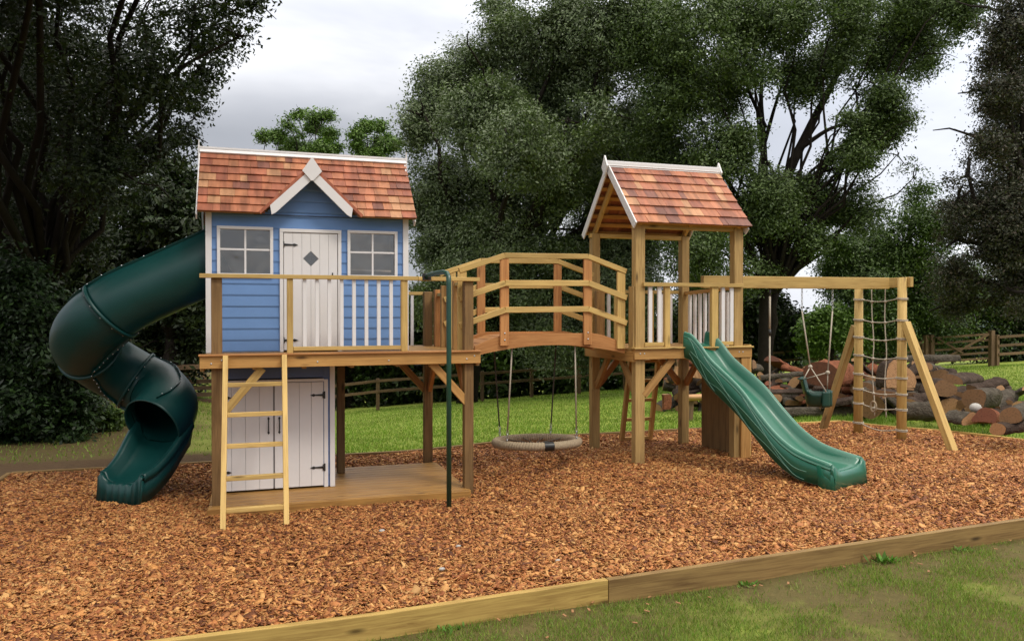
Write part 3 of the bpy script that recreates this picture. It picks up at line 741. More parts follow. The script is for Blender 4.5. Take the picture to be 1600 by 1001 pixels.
# ------------------------------------------------------------ cupboard below the house
cup = thing('storage_cupboard', 'white double door cupboard with black hinges under the playhouse', 'cupboard', (.25, 8.8, .105))
CX0, CX1, CT = -.34, .84, 1.19
part(cup, 'corner_trim', M['white'], [((CX1-.028, YH-.01, .106), (CX1-.028, YH-.01, 1.36), .05, .03)])
m = MB(); z = .112
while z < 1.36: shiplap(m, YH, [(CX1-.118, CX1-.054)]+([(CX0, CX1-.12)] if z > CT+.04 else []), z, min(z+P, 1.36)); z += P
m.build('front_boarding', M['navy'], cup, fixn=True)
m = MB(); m.box(CX0, CX1, 9.28, 9.30, .106, 1.36); m.box(CX0, CX0+.02, YH+.001, 9.279, .106, 1.36); m.box(CX1-.022, CX1-.002, YH+.006, 9.279, .106, 1.36); m.build('cupboard_walls', M['navy'], cup)
m = MB(); m.box(.728, .768, YH-.02, YH+.01, .106, CT+.02); m.box(CX0+.02, .7275, YH-.021, YH+.01, CT, CT+.028); m.box(CX0-.0, CX0+.019, YH-.02, YH+.01, .106, CT+.028); m.build('door_frame', M['white'], cup, bevel=.002)
for (a, b, s) in ((-.30, .228, 1), (.242, .722, -1)):
    dm = MB(); nb = 4
    for i in range(nb):
        p, q = a+(b-a)*i/nb+.0012, a+(b-a)*(i+1)/nb-.0012
        dm.box(p, q, YH-.022, YH-.004, .125, CT-.006)
    dd = dm.build('cupboard_door', M['white'], cup, bevel=.002)
    hx = a+.004 if s > 0 else b-.004
    hinge(dd, hx, YH-.0225, CT-.14, .13, s); hinge(dd, hx, YH-.0225, .31, .13, s)
    hxx = b-.045 if s > 0 else a+.045
    m = MB(); m.tube([(hxx, YH-.024, .70), (hxx, YH-.045, .72), (hxx, YH-.045, .80), (hxx, YH-.024, .82)], .006, 8)
    for zz in (.69, .83): m.prism([(hxx-.012, zz), (hxx, zz-.02), (hxx+.012, zz), (hxx, zz+.02)], YH-.027, YH-.0225)
    m.build('handle', M['iron'], dd, fixn=True)
m = MB(); m.box(-.30, .722, YH-.0035, YH+.0, .125, CT-.006); m.build('door_stop', M['seam'], cup)
# ------------------------------------------------------------ spiral tube slide
ts = thing('tube_slide', 'dark green enclosed spiral tube slide leaving the left side of the playhouse', 'slide', (-1.2, 9.17, .07))
def catmull(P_, n=8):
    P_ = [Vector(p) for p in P_]; Q = [P_[0]*2-P_[1]]+P_+[P_[-1]*2-P_[-2]]; out = []
    for i in range(1, len(Q)-2):
        for k in range(n):
            t = k/n; a, b, c, d = Q[i-1:i+3]
            out.append(.5*((2*b)+(c-a)*t+(2*a-5*b+4*c-d)*t*t+(3*b-3*c+d-a)*t**3))
    out.append(Q[-2]); return out
HXc, HYc = -1.20, 9.19; HR = .40
ctr = [(-.25, 8.79, 2.475), (-.72, 8.79, 2.235), (-1.15, 8.79, 2.02)]
for k in range(1, 9):
    th = R(90*k/4)        # clockwise from above: heading -x, then +y, then +x, then -y
    z = 1.975-.42*(k/4)
    r_ = HR
    ctr.append((HXc-r_*math.sin(th)+(.05*k/8 if k > 4 else 0), HYc-r_*math.cos(th), z))
path = catmull(ctr[:3]+ctr[3:11]+[(-.95, 9.50, 1.03), (-.84, 9.24, .91), (-.86, 9.04, .82), (-.95, 8.90, .735)], 7)
TR = .315
np_ = len(path)
cuts = [0, int(np_*.20), int(np_*.47), int(np_*.70), np_-1]
for a, b in zip(cuts[:-1], cuts[1:]):
    MB().tube(path[a:b+1], TR, 40, caps=False).build('tube_section', M['tube'], ts, solid=.012)
def ring_at(i, extra=0):
    p = path[i]; t = (path[min(i+1, np_-1)]-path[max(i-1, 0)]).normalized()
    m = MB(); m.tube([p-t*.016, p-t*.014, p+t*.014, p+t*.016], [TR+.002, TR+.026, TR+.026, TR+.002], 40, caps=False)
    up_ = Vector((0, 0, 1)); up_ = (up_-t*up_.dot(t)).normalized(); q = t.cross(up_)
    return m, p, t, up_, q
for i in cuts[1:-1]:
    m, p, t, up_, q = ring_at(i); fl = m.build('joint_flange', M['tube'], ts)
    for k in range(14):
        th = 2*math.pi*k/14; MB().ball(p+t*.018+(up_*math.cos(th)+q*math.sin(th))*(TR+.012), .008, 6).build('bolt', M['steel'], fl)
for side in (0, 1):      # seams with bolts along the sides of the halves
    pts = []; 
    m = MB(); bl = []; rows = []
    for i in range(0, np_-3):
        p = path[i]; t = (path[min(i+1, np_-1)]-path[max(i-1, 0)]).normalized(); up_ = Vector((0, 0, 1)); up_ = (up_-t*up_.dot(t)).normalized(); q = t.cross(up_)
        th = R(-24) if side == 0 else R(156)
        rd = up_*math.cos(th)+q*math.sin(th)
        tn = t.cross(rd)
        rows.append([p+rd*(TR-.004)-tn*.006, p+rd*(TR+.024)-tn*.006, p+rd*(TR+.024)+tn*.006, p+rd*(TR-.004)+tn*.006])
        if i % 3 == 0: bl.append(p+rd*(TR+.022)+tn*.006)
    m.grid(rows, None, False, True); sm_ = m.build('seam_flange', M['tube'], ts); [MB().ball(q_, .008, 6).build('bolt', M['steel'], sm_) for q_ in bl]
# exit trough : wide U section curving to the front left
tr_c = catmull([(-.85, 9.10, .535), (-.92, 8.93, .44), (-1.0, 8.76, .325), (-1.09, 8.61, .245), (-1.17, 8.50, .225)], 6)
rows = []
for i, p in enumerate(tr_c):
    t = (tr_c[min(i+1, len(tr_c)-1)]-tr_c[max(i-1, 0)]).normalized(); t.z = 0; t.normalize(); q = Vector((-t.y, t.x, 0)); f_ = i/(len(tr_c)-1)
    hw = .285-.05*f_; wl = .22-.11*f_; r_ = []
    for (a, h_) in ((-1.12, wl-.06), (-1.10, wl), (-1.02, wl+.006), (-.92, wl-.01), (-.80, wl*.35), (-.6, .02), (0, 0), (.6, .02), (.80, wl*.35), (.92, wl-.01), (1.02, wl+.006), (1.10, wl), (1.12, wl-.06)):
        r_.append(p+q*(a*hw)+Vector((0, 0, h_)))
    rows.append(r_)
MB().grid(rows).build('exit_trough', M['tube'], ts, solid=.012)
# skirt under trough end, ribbed front
t = (tr_c[-1]-tr_c[-3]).normalized(); t.z = 0; t.normalize(); q = Vector((-t.y, t.x, 0)); e = tr_c[-1]
m = MB(); rw = [[], [], []]
for k in range(41):
    a = -1.12+2.24*k/40; rb = .010 if (k//3) % 2 else 0
    pr = np.interp(a, [-1.12, -1.02, -.85, -.6, .6, .85, 1.02, 1.12], [.09, .116, .07, .02, .02, .07, .116, .09])
    bp = e+q*(a*.235); rw[0].append(bp+Vector((0, 0, pr))); rw[1].append(bp+t*(.022+rb)+Vector((0, 0, pr-.02))); rw[2].append(bp+t*(.05+rb)+Vector((0, 0, .04-e.z)))
m.grid(rw); m.build('ribbed_lip', M['tube'], ts, solid=.01)
m = MB()
for s in (-1, 1):
    rw = [[], []]
    for i in range(0, len(tr_c), 2):
        p = tr_c[i]; tt = (tr_c[min(i+1, len(tr_c)-1)]-tr_c[max(i-1, 0)]).normalized(); tt.z = 0; tt.normalize(); qq = Vector((-tt.y, tt.x, 0)); f_ = i/(len(tr_c)-1)
        hw = .285-.05*f_; wl = .22-.11*f_
        rw[0].append(p+qq*(s*1.115*hw)+Vector((0, 0, wl-.05))); b_ = p+qq*(s*1.0*hw); rw[1].append(Vector((b_.x, b_.y, (p.z-.03)*(1-f_**1.6)+.04*f_**1.6)))
    tt = (tr_c[-1]-tr_c[-3]).normalized(); tt.z = 0; tt.normalize(); qq = Vector((-tt.y, tt.x, 0)); p = tr_c[-1]
    rw[0].append(p+tt*.03+qq*(s*1.12*.235)+Vector((0, 0, .075))); b_ = p+tt*.055+qq*(s*1.10*.235); rw[1].append(Vector((b_.x, b_.y, .04)))
    m.grid(rw)
m.build('trough_side', M['tube'], ts, solid=.01)
# hood rim over the opening
# ------------------------------------------------------------ bridge
br = thing('arched_bridge', 'arched wooden footbridge with triple handrails between the two towers', 'bridge', (3.05, 8.45, 1.5))
YN, YF = 8.05, 8.87
def arch(x, a=2.20, b=3.97): t = (x-a)/(b-a); return math.sin(math.pi*np.clip(t, 0, 1))
for yy in (YN, YF):
    m = MB(); n = 18; tp, bt = [], []
    for i in range(n+1):
        x = 2.235+(3.955-2.235)*i/n
        tx = (x-2.235)/1.72; tp.append((x, DZ+.05+.125*max(0, min(1, min(tx, 1-tx)/.2))**.8)); bt.append((x, DZ-.055+.105*max(0.0, math.sin(math.pi*tx))**.85))
    rr = [[(p[0], yy-.02, p[1]) for p in bt], [(p[0], yy-.02, p[1]) for p in tp], [(p[0], yy+.02, p[1]) for p in tp], [(p[0], yy+.02, p[1]) for p in bt]]
    b_ = 0
    for r_ in rr:
        for p in r_: m.v.append(p)
    n1 = n+1
    for k in range(4):
        k2 = (k+1) % 4
        for i in range(n):
            xx = i*.1; vv = [0, .15, .19, .34, .38]
            m.face((k*n1+i, k*n1+i+1, k2*n1+i+1, k2*n1+i), [(xx, vv[k]), (xx+.1, vv[k]), (xx+.1, vv[k+1]), (xx, vv[k+1])])
    m.face((0, n1, 2*n1, 3*n1)); m.face((n, n1+n, 2*n1+n, 3*n1+n))
    m.build('arched_beam', M['bridge'], br, fixn=True)
m = MB(); nb = 15
for i in range(nb):
    x = 2.245+(3.945-2.245)*(i+.5)/nb; tx = (x-2.235)/1.72; zf = lambda q: DZ+.002+.135*max(0, min(1, min(q, 1-q)/.22))**.8
    m.beam((x-.054, (YN+YF)/2, zf(tx-.031)), (x+.054, (YN+YF)/2, zf(tx+.031)), YF-YN-.044, .022)
m.build('walkway_boards', M['bridge'], br, bevel=.003)
prx = [2.55, 3.50]
for yy, mt in ((YN-.035, 'yellow'), (YF+.035, 'yellow')):
    near = yy < 8.4
    knots = [(2.06, 2.325), (2.55, 2.49), (3.50, 2.50), (3.94, 2.345)]
    px_ = [2.09 if near else 2.2]+prx+[3.90]
    for k, x in enumerate(px_):
        zt_ = np.interp(x, [p[0] for p in knots], [p[1] for p in knots])-.02
        zb_ = DZ+.03+(.02 if 0 < k < 3 else -.03)
        part(br, 'rail_post', M['bridge' if 0 < k < 3 else 'yellow'], [((x, yy, zb_), (x, yy, zt_), .095, .032)], .003)
        if near and 0 < k < 3: 
            for q_ in (.06, .13): MB().ball((x, yy-.018, zb_+q_), .010, 8, (1, .5, 1)).build('bolt', M['steel'], br)
    for dz_ in (0, -.29, -.57):
        xs_ = [2.06 if near or dz_ == 0 else 2.12]+[2.55, 3.50, 3.96]
        for k in range(3):
            za, zb2 = knots[k][1]+dz_, knots[k+1][1]+dz_
            yo = yy+(-.025 if near else .025) if dz_ else yy
            if dz_ == 0: part(br, 'handrail', M[mt], [((xs_[k]+(.001 if k else 0), yo, za), (xs_[k+1], yo, zb2), .05, .055)], .004)
            else: part(br, 'side_rail', M[mt], [((xs_[k]+(.001 if k else 0), yo, za), (xs_[k+1], yo, zb2), .028, .062)], .004)
# ------------------------------------------------------------ nest swing
def torus_pt(c, Rr, r, a, b): return Vector((c[0]+(Rr+r*math.cos(b))*math.cos(a), c[1]+(Rr+r*math.cos(b))*math.sin(a), c[2]+r*math.sin(b)-.05*(Rr+r*math.cos(b))*math.sin(a)))
NC = Vector((3.09, 8.50, .43)); NR, nr = .465, .047
ns = thing('nest_swing', 'round beige rope wrapped nest swing hanging below the bridge', 'swing', tuple(NC))
rows = []; NA = 480
for i in range(NA):
    a = 2*math.pi*i/NA; r_ = nr*(1+.07*math.sin(i*2*math.pi/5.0)); rows.append([torus_pt(NC, NR, r_, a+.02*math.sin(2*math.pi*k/12), 2*math.pi*k/12) for k in range(12)])
rows.append(rows[0]); MB().grid(rows, None, True, True).build('rope_ring', M['nest'], ns, fixn=True)
rows = [[torus_pt(NC, NR, nr+.006, R(a), 2*math.pi*k/12) for k in range(12)] for a in np.linspace(-100, -88, 6)]
MB().grid(rows, None, True, True).build('tape_wrap', M['tape'], ns, fixn=True)
m = MB()
for k in range(5):
    a = R(200+k*35); b = R(30+k*31); p0 = torus_pt(NC, NR-.04, 0, a, 0); p1 = torus_pt(NC, NR-.04, 0, b, 0); mid = (p0+p1)/2-Vector((0, 0, .02))
    m.tube(catmull([p0, mid, p1], 5), .006, 6)
m.build('netting', M['rope_dark'], ns)
for (ang, top, mt) in ((205, (2.66, YN+.03, 1.57), 'rope'), (322, (3.38, YN+.03, 1.60), 'rope'), (135, (2.68, YF-.03, 1.57), 'rope_dark'), (50, (3.46, YF-.03, 1.57), 'rope_dark')):
    p = torus_pt(NC, NR, 0, R(ang), 0); top = Vector(top); d_ = (top-p).normalized()
    rp = MB().tube([p+d_*.16, top], .009, 8).build('hanging_rope', M[mt], ns)
    m = MB(); 
    for k in range(4):
        c_ = p+d_*(.05+k*.033); ax = Vector((1, 0, 0)) if k % 2 else Vector((0, 1, 0)); 
        pts = [c_+d_*(.022*math.cos(t))+ax*(.012*math.sin(t)) for t in np.linspace(0, 2*math.pi, 11)]; m.tube(pts, .0042, 6, caps=False)
    m.build('shackle_chain', M['steel'], rp)
# ------------------------------------------------------------ roofed tower
TX0, TX1, TY0, TY1 = 4.07, 5.32, 7.93, 9.10
tw = thing('roofed_tower', 'square wooden play tower with a shingled pitched roof and white balusters', 'play tower', (4.7, 8.5, .2))
for x, y, z1 in ((TX0, TY0, 2.86), (TX1, TY0, 2.86), (TX0, TY1, 2.86), (TX1, TY1, 2.86)):
    part(tw, 'corner_post', M['paleposts'], [((x, y, gz(x, y)-.2), (x, y, z1), .115 if y < 8.5 else .105, .10)], .006)
m = MB(); y = 7.87
while y < 9.2: m.box(3.99, 5.44, y, y+.112, DZ-.028, DZ); y += .118
m.build('deck_boards', M['floor'], tw, bevel=.003)
part(tw, 'front_beam', M['deckwood'], [((3.98, 7.858, DZ-.056), (5.47, 7.858, DZ-.056), .038, .112)])
for bx in (4.05, 4.10, 5.30, 5.35): MB().ball((bx, 7.838, DZ-.05), .009, 8, (1, .5, 1)).build('bolt', M['steel'], tw)
part(tw, 'deck_edge_board', M['yellow'], [((3.97, 7.865, DZ+.009), (5.48, 7.865, DZ+.009), .10, .017)])
part(tw, 'back_beam', M['brace'], [((3.98, 9.185, DZ-.085), (5.44, 9.185, DZ-.085), .036, .112)])
for x in (3.995, 5.43): part(tw, 'side_beam', M['deckwood'], [((x, 7.88, DZ-.085), (x, 9.16, DZ-.085), .036, .112)])
for i in range(3): part(tw, 'joist', M['brace'], [((4.3+i*.38, 7.88, DZ-.08), (4.3+i*.38, 9.16, DZ-.08), .04, .10)])
# front rail
part(tw, 'top_rail', M['yellow'], [((4.09, 7.865, 2.20), (5.36, 7.865, 2.20), .05, .042)])
for u0, u1 in ((1007, 1037), (1121, 1145)):
    part(tw, 'bottom_rail', M['yellow'], [((ux(u0, 7.88), 7.885, DZ+.05), (ux(u1, 7.88), 7.885, DZ+.05), .04, .04)])
for u in (1042, 1116): part(tw, 'rail_post', M['yellow'], [((ux(u, 7.88), 7.885, DZ+.018), (ux(u, 7.88), 7.885, 2.178), .065 if u < 1100 else .085, .05)])
for u in (1016, 1030.5, 1129.5, 1143): part(tw, 'baluster', M['white'], [((ux(u, 7.88), 7.885, DZ+.07 if u < 1040 else DZ+.07), (ux(u, 7.88), 7.885, 2.178), .044, .03)])
# right side rail, back rail
part(tw, 'side_rail', M['deckwood'], [((TX1, 8.0, 2.175), (TX1, 9.05, 2.135), .045, .042)])
for k in range(8): part(tw, 'baluster', M['white'], [((TX1, 8.12+k*.118, DZ), (TX1, 8.12+k*.118, 2.13), .034, .04)])
part(tw, 'back_rail', M['yellow'], [((4.13, 9.12, 2.15), (5.26, 9.12, 2.15), .045, .042)]) 
for x in (4.27, 5.02, 5.14): part(tw, 'baluster', M['white'], [((x, 9.12, DZ), (x, 9.12, 2.128), .04, .034)])
for x in (4.38, 4.86): part(tw, 'rail_post', M['yellow'], [((x, 9.12, DZ), (x, 9.12, 2.128), .06, .045)])
part(tw, 'entry_post', M['brace'], [((TX0-.01, 8.93, DZ-.02), (TX0-.01, 8.93, 2.15), .10, .09)])
part(tw, 'entry_post', M['paleposts'], [((TX0-.055, 7.955, DZ-.02), (TX0-.055, 7.955, 2.18), .05, .11)])
# braces under the deck
bz = DZ-.115
part(tw, 'brace', M['brace'], [((4.48, 7.90, bz), (4.12, 7.90, .98), .045, .075)])
part(tw, 'brace', M['brace'], [((TX0, 8.36, bz), (TX0, 7.99, .98), .045, .075)])
part(tw, 'brace', M['brace'], [((TX0, 8.68, bz), (TX0, 9.04, .98), .045, .075)])
part(tw, 'brace', M['bridge'], [((4.46, 9.12, bz), (4.12, 9.12, .98), .045, .075)])
part(tw, 'brace', M['bridge'], [((4.93, 9.12, bz), (5.27, 9.12, .98), .045, .075)])
part(tw, 'brace', M['bridge'], [((TX1, 8.68, bz), (TX1, 9.04, .98), .045, .075)])
# climbing wall on the right side
m = MB()
for k in range(6): m.box(5.395, 5.425, 7.985+k*.135, 8.115+k*.135, .05, DZ-.142)
m.build('climbing_wall', M['post'], tw, bevel=.003)
part(tw, 'wall_post', M['deckwood'], [((5.40, 7.90, .05), (5.40, 7.90, DZ-.115), .12, .10)])
part(tw, 'wall_end_post', M['yellow'], [((5.47, 7.93, .05), (5.47, 7.93, DZ+.03), .03, .12)])
# roof
RX0, RX1 = 3.95, 5.42; EYt, EZt, RYt, RZt = 7.79, 2.865, 8.49, 3.60; BYt = 2*RYt-EYt
m = MB(); shingles(m, RX0, RX1, (EYt, EZt), (RYt, RZt), 7); m.build('front_shingles', M['shingle'], tw, fixn=True)
m = MB(); shingles(m, RX0, RX1, (BYt, EZt), (RYt, RZt), 7); m.build('rear_shingles', M['shingle'], tw, fixn=True)
for s, (e0, tag_) in ((-1, (EYt, 'f')), (1, (BYt, 'b'))):
    nv = Vector((0, s*(RZt-EZt), (RYt-EYt))).normalized()
    for k in range(8):
        f_ = .03+k*.13; yy = e0+(RYt-e0)*f_; zz = EZt+(RZt-EZt)*f_; c_ = Vector((0, yy, zz))-nv*.014
        part(tw, 'roof_batten', M['deckwood'], [((RX0+.03, c_.y, c_.z), (RX1-.02, c_.y, c_.z), .05, .022, tuple(nv))], 0)
    for x in (4.07, 4.69, 5.32):
        a_ = Vector((x, e0+(RYt-e0)*.05, EZt+(RZt-EZt)*.05))-nv*.058; b_ = Vector((x, RYt+s*.02, RZt-.02))-nv*.058
        part(tw, 'rafter', M['yellow'], [(a_, b_, .04, .06, tuple(nv))], .002)
    for x in (RX0+.006, RX1-.03):
        dn = -.035 if x < 4.5 else -.055; a_ = Vector((x, e0+s*(.01 if x < 4.5 else -.03), EZt+dn)); b_ = Vector((x, RYt+s*.013, RZt+dn))
        part(tw, 'bargeboard', M['white'], [(a_, b_, .016, .085, tuple(nv))], .002)
for y in (TY0, TY1): part(tw, 'wall_plate', M['yellow'], [((4.0, y, 2.84), (5.38, y, 2.84), .07, .05)])
m = MB()
for s in (-1, 1): m.beam((RX0-.01, RYt+s*.027, RZt+.012), (RX1+.01, RYt+s*.027, RZt+.012), .075, .014, up=(0, s*.7, .7))
m.box(RX0-.01, RX1+.01, RYt-.03, RYt+.03, RZt+.034, RZt+.05); m.box(RX0-.011, RX1+.011, RYt-.052, RYt-.036, RZt-.03, RZt+.03); m.build('ridge_cap', M['white'], tw)
for x in (RX0-.025, RX1+.02):
    m = MB(); rows = []
    b_ = len(m.v); poly = [(RYt-.075, RZt-.02), (RYt, RZt-.13), (RYt+.075, RZt-.02), (RYt, RZt+.11)]
    for xx in (x-.01, x+.01):
        for p in poly: m.v.append((xx, p[0], p[1]))
    m.face((0, 1, 2, 3)); m.face((4, 5, 6, 7))
    for i in range(4): m.face((i, (i+1) % 4, 4+(i+1) % 4, 4+i))
    m.build('diamond_finial', M['white'], tw, fixn=True)
ladder('rear_ladder', 'narrow orange brown ladder leaning on the back of the roofed tower', (4.68, 9.62, .05), (5.10, 9.62, .05), (4.66, 9.25, DZ), (5.06, 9.25, DZ), [.12, .30, .48, .66, .84], 'deckwood', .05, .06)
# ------------------------------------------------------------ open wavy slide
sl = thing('wavy_slide', 'green open wavy plastic slide coming down from the roofed tower', 'slide', (5.0, 7.0, .22))
S0 = Vector((4.80, 7.90, 0)); S1 = Vector((5.47, 6.30, 0)); sdv = (S1-S0); SLn = sdv.length; sdv.normalize(); sq = Vector((-sdv.y, sdv.x, 0))   # sq points to the viewer's right
prof = [(-.03, 1.535), (.06, 1.50), (.16, 1.40), (.30, 1.24), (.44, 1.13), (.58, 1.03), (.74, .90), (.92, .72), (1.10, .56), (1.26, .46), (1.42, .405), (SLn-.0, .385)]
pc = catmull([(s, 0, z) for s, z in prof], 5)
rows = []; lip = {-1: [], 1: []}; side = {-1: [], 1: []}
for p in pc:
    s_ = p.x; f_ = np.clip(s_/SLn, 0, 1); c_ = S0+sdv*s_; z = p.z
    hw = .19+.085*f_**1.5; wl = np.interp(f_, [0, .12, .4, .8, 1], [.13, .16, .16, .12, .07]); r_ = []
    for a, h_ in ((-1.16, wl-.05), (-1.14, wl), (-1.04, wl+.008), (-.95, wl-.008), (-.90, .06), (-.80, .015), (-.5, .0), (0, -.004), (.5, 0), (.80, .015), (.90, .06), (.95, wl-.008), (1.04, wl+.008), (1.14, wl), (1.16, wl-.05)):
        r_.append(c_+sq*(a*hw)+Vector((0, 0, z+h_)))
    rows.append(r_)
    for s in (-1, 1):
        lip[s].append(c_+sq*(s*1.06*hw)+Vector((0, 0, z+wl+.004)))
        side[s].append((c_+sq*(s*1.155*hw)+Vector((0, 0, z+wl-.02)), c_+sq*(s*1.10*hw)+Vector((0, 0, z-.135)), c_+sq*(s*1.12*hw)+Vector((0, 0, z-.14))))
MB().grid(rows).build('chute', M['slide'], sl, solid=.008)
for s in (-1, 1):
    m = MB(); a0 = [x[0] for x in side[s]]; a1 = [x[1] for x in side[s]]
    mid = [(p*.55+q*.45)+sq*(s*.006) for p, q in zip(a0, a1)]
    m.grid([a0, mid, a1]); m.build('side_wall', M['slide'], sl, solid=.008)
    MB().tube([p+Vector((0, 0, .002)) for p in lip[s]], .011, 8).build('rim', M['slide_rim'], sl)
    MB().tube([x[1] for x in side[s]], .007, 8).build('lower_edge', M['slide_rim'], sl)
# swirl marks moulded on the near side wall
def on_side(f_, h):
    i = f_*(len(pc)-1); k = min(int(i), len(pc)-2); t_ = i-k
    a_ = side[-1][k][0].lerp(side[-1][k+1][0], t_); b_ = side[-1][k][1].lerp(side[-1][k+1][1], t_)
    p_ = a_.lerp(b_, 1-h); return p_-sq*(.010+.006*math.sin(math.pi*min(1, max(0, h))))
m = MB()
m.tube([on_side(f_, .52-.10*math.sin(f_*16)) for f_ in np.linspace(.10, .93, 60)], .0035, 6)
for f0, f1 in ((.06, .33), (.24, .60), (.55, .92)):
    m.tube([on_side(f0+(f1-f0)*t_, .93-.86*sstep(t_)+.0*t_) for t_ in np.linspace(0, 1, 30)], .003, 6)
m.tube([on_side(f_, .2+.12*math.sin(f_*18+1)) for f_ in np.linspace(.08, .9, 60)], .0025, 6)
m.build('swirl_mark', M['slide_rim'], sl)
# run-out box
e = S0+sdv*SLn; hw = .275; m = MB()
prf = [(-1.16, .0), (-1.13, .065), (-1.05, .078), (-.95, .062), (-.88, .03), (-.6, .004), (0, 0), (.6, .004), (.88, .03), (.95, .062), (1.05, .078), (1.13, .065), (1.16, .0)]
zs = prof[-1][1]; gz_ = .19
rw = [[e+sq*(a*hw)+Vector((0, 0, zs+h_)) for a, h_ in prf], [e+sdv*.02+sq*(a*hw)+Vector((0, 0, zs+h_*.8-.01)) for a, h_ in prf], [e+sdv*.035+sq*(a*hw*.99)+Vector((0, 0, zs-.05)) for a, h_ in prf], [e+sdv*.03+sq*(a*hw*1.0)+Vector((0, 0, gz_)) for a, h_ in prf]]
m.grid(rw); m.build('front_lip', M['slide'], sl, solid=.008)
for s in (-1, 1):
    m = MB()
    m.grid([[e+sdv*.025+sq*(s*1.16*hw)+Vector((0, 0, zs+.045)), e-sdv*.14+sq*(s*1.155*hw)+Vector((0, 0, zs+.06))], [e+sdv*.045+sq*(s*1.165*hw)+Vector((0, 0, gz_)), e-sdv*.12+sq*(s*1.165*hw)+Vector((0, 0, gz_))]])
    m.build('foot_panel', M['slide'], sl, solid=.008)
# ------------------------------------------------------------ swing frame
sf = thing('swing_frame', 'yellow timber swing beam with braced end posts beside the roofed tower', 'swing frame', (7.0, 8.6, .22))
BYm = 8.50
part(sf, 'swing_beam', M['yellow'], [((5.22, BYm, 2.262), (8.02, BYm, 2.275), .07, .148)], .006)
EX = 8.07
part(sf, 'cross_head', M['yellow'], [((EX+.06, 8.20, 2.285), (EX+.06, 9.2, 2.285), .05, .13)], .006)
NP, FP = (EX, 8.30), (EX, 9.08)
for (x, y), nm in ((NP, 'end_post'), (FP, 'end_post')):
    zb = gz(x, y)-.2; pts = [(x, y, zb), (x, y, 1.2), (x, y, 2.345 if y < 8.6 else 2.22)]
    MB().tube(pts, [.062, .059, .056], 20).build(nm, M['paleposts' if False else 'yellow'], sf)
part(sf, 'raking_brace', M['yellow'], [((EX, 8.24, 1.76), (EX, 7.45, .12), .085, .09, (1, 0, 0))], .006)
part(sf, 'raking_brace', M['paleposts'], [((EX, 9.14, 1.70), (EX, 9.85, .05), .085, .09, (1, 0, 0))], .006)
def netz(k): return [2.07, 1.79, 1.55, 1.30, 1.04, .83, .63, .36][k]
# climbing net
cn = thing('climbing_net', 'pale rope scramble net tied between the two round end posts', 'climbing net', (EX, 8.7, .2))
for k in range(8):
    z = netz(k)
    for (x, y) in (NP, FP):
        m = MB()
        for o_ in (-.008, .008): m.tube([(x+.068*math.cos(t), y+.068*math.sin(t), z+o_+.004*math.sin(t)) for t in np.linspace(0, 2*math.pi, 21)], .0062, 6, caps=False)
        m.build('post_lashing', M['rope'], cn)
    sg = .035 if k not in (7,) else .05
    dy = .14 if k < 7 else 0
    m = MB(); m.tube([(EX-.03, 8.34+(8.99-8.34)*t, z-sg*math.sin(math.pi*t)) for t in np.linspace(0, 1, 14)], .007, 8); m.build('net_rope', M['rope'], cn)
for q_, yv in enumerate((8.56, 8.80)):
    z0v = .50; pts = [(EX-.03+.006*math.sin(i*1.7+q_), yv+(.05 if q_ else .02)*(-(i/9))+.012*math.sin(i*1.1+q_), 2.20+(z0v-2.20)*i/9) for i in range(10)]
    MB().tube(catmull(pts, 4), .007, 8).build('net_rope', M['rope'], cn)
    for k in range(7):
        f_ = (2.20-netz(k))/(2.20-z0v); yk = yv+(.05 if q_ else .02)*(-f_); MB().ball((EX-.03, yk, netz(k)-.034), .021, 8, (1, 1.2, .9)).build('rope_knot', M['rope'], cn)
m = MB(); m.tube([(EX-.05, 8.74+.05*math.cos(t), .62+.07*math.sin(t)) for t in np.linspace(0, 6.283, 21)], .012, 8, caps=False); m.build('rope_loop', M['nest'], cn)
# baby seat swing
bs = thing('baby_swing', 'dark green bucket seat toddler swing on ropes beneath the swing beam', 'swing', (6.9, BYm, .75))
sc_ = Vector((6.90, BYm, .80))
yw = R(48)
def sp_(x, y, z): c, s = math.cos(yw), math.sin(yw); return sc_+Vector((x*c-y*s, x*s+y*c, z))
rows = []
for (zz, hx, hy) in ((-.11, .02, .02), (-.105, .11, .10), (-.05, .145, .13), (.03, .16, .14), (.07, .165, .145)):
    rows.append([sp_(hx*np.sign(math.cos(t))*abs(math.cos(t))**.6, hy*np.sign(math.sin(t))*abs(math.sin(t))**.6, zz+(.02 if math.sin(t) > .3 and zz > 0 else 0)) for t in np.linspace(0, 2*math.pi, 29)[:-1]])
MB().grid(rows, None, True, True).build('seat_shell', M['seat'], bs, solid=.014)
rows = [[sp_(.18*x_, .145+.05*zz-.05*x_*x_, .05+.21*zz) for x_ in np.linspace(-1, 1, 11)] for zz in (0, .3, .6, .85, 1.0)]
rows.append([sp_(.18*x_, .235-.05*x_*x_, .245) for x_ in np.linspace(-1, 1, 11)])
MB().grid(rows).build('back_rest', M['seat'], bs, solid=.014)
rows = [[sp_(.17*x_, -.15+.06*x_*x_-.02*math.cos(3*math.pi*x_), .10-.20*zz) for x_ in np.linspace(-1, 1, 17)] for zz in (0, .15, .5, .85, 1.0)]
MB().grid(rows).build('front_guard', M['seat'], bs, solid=.018)
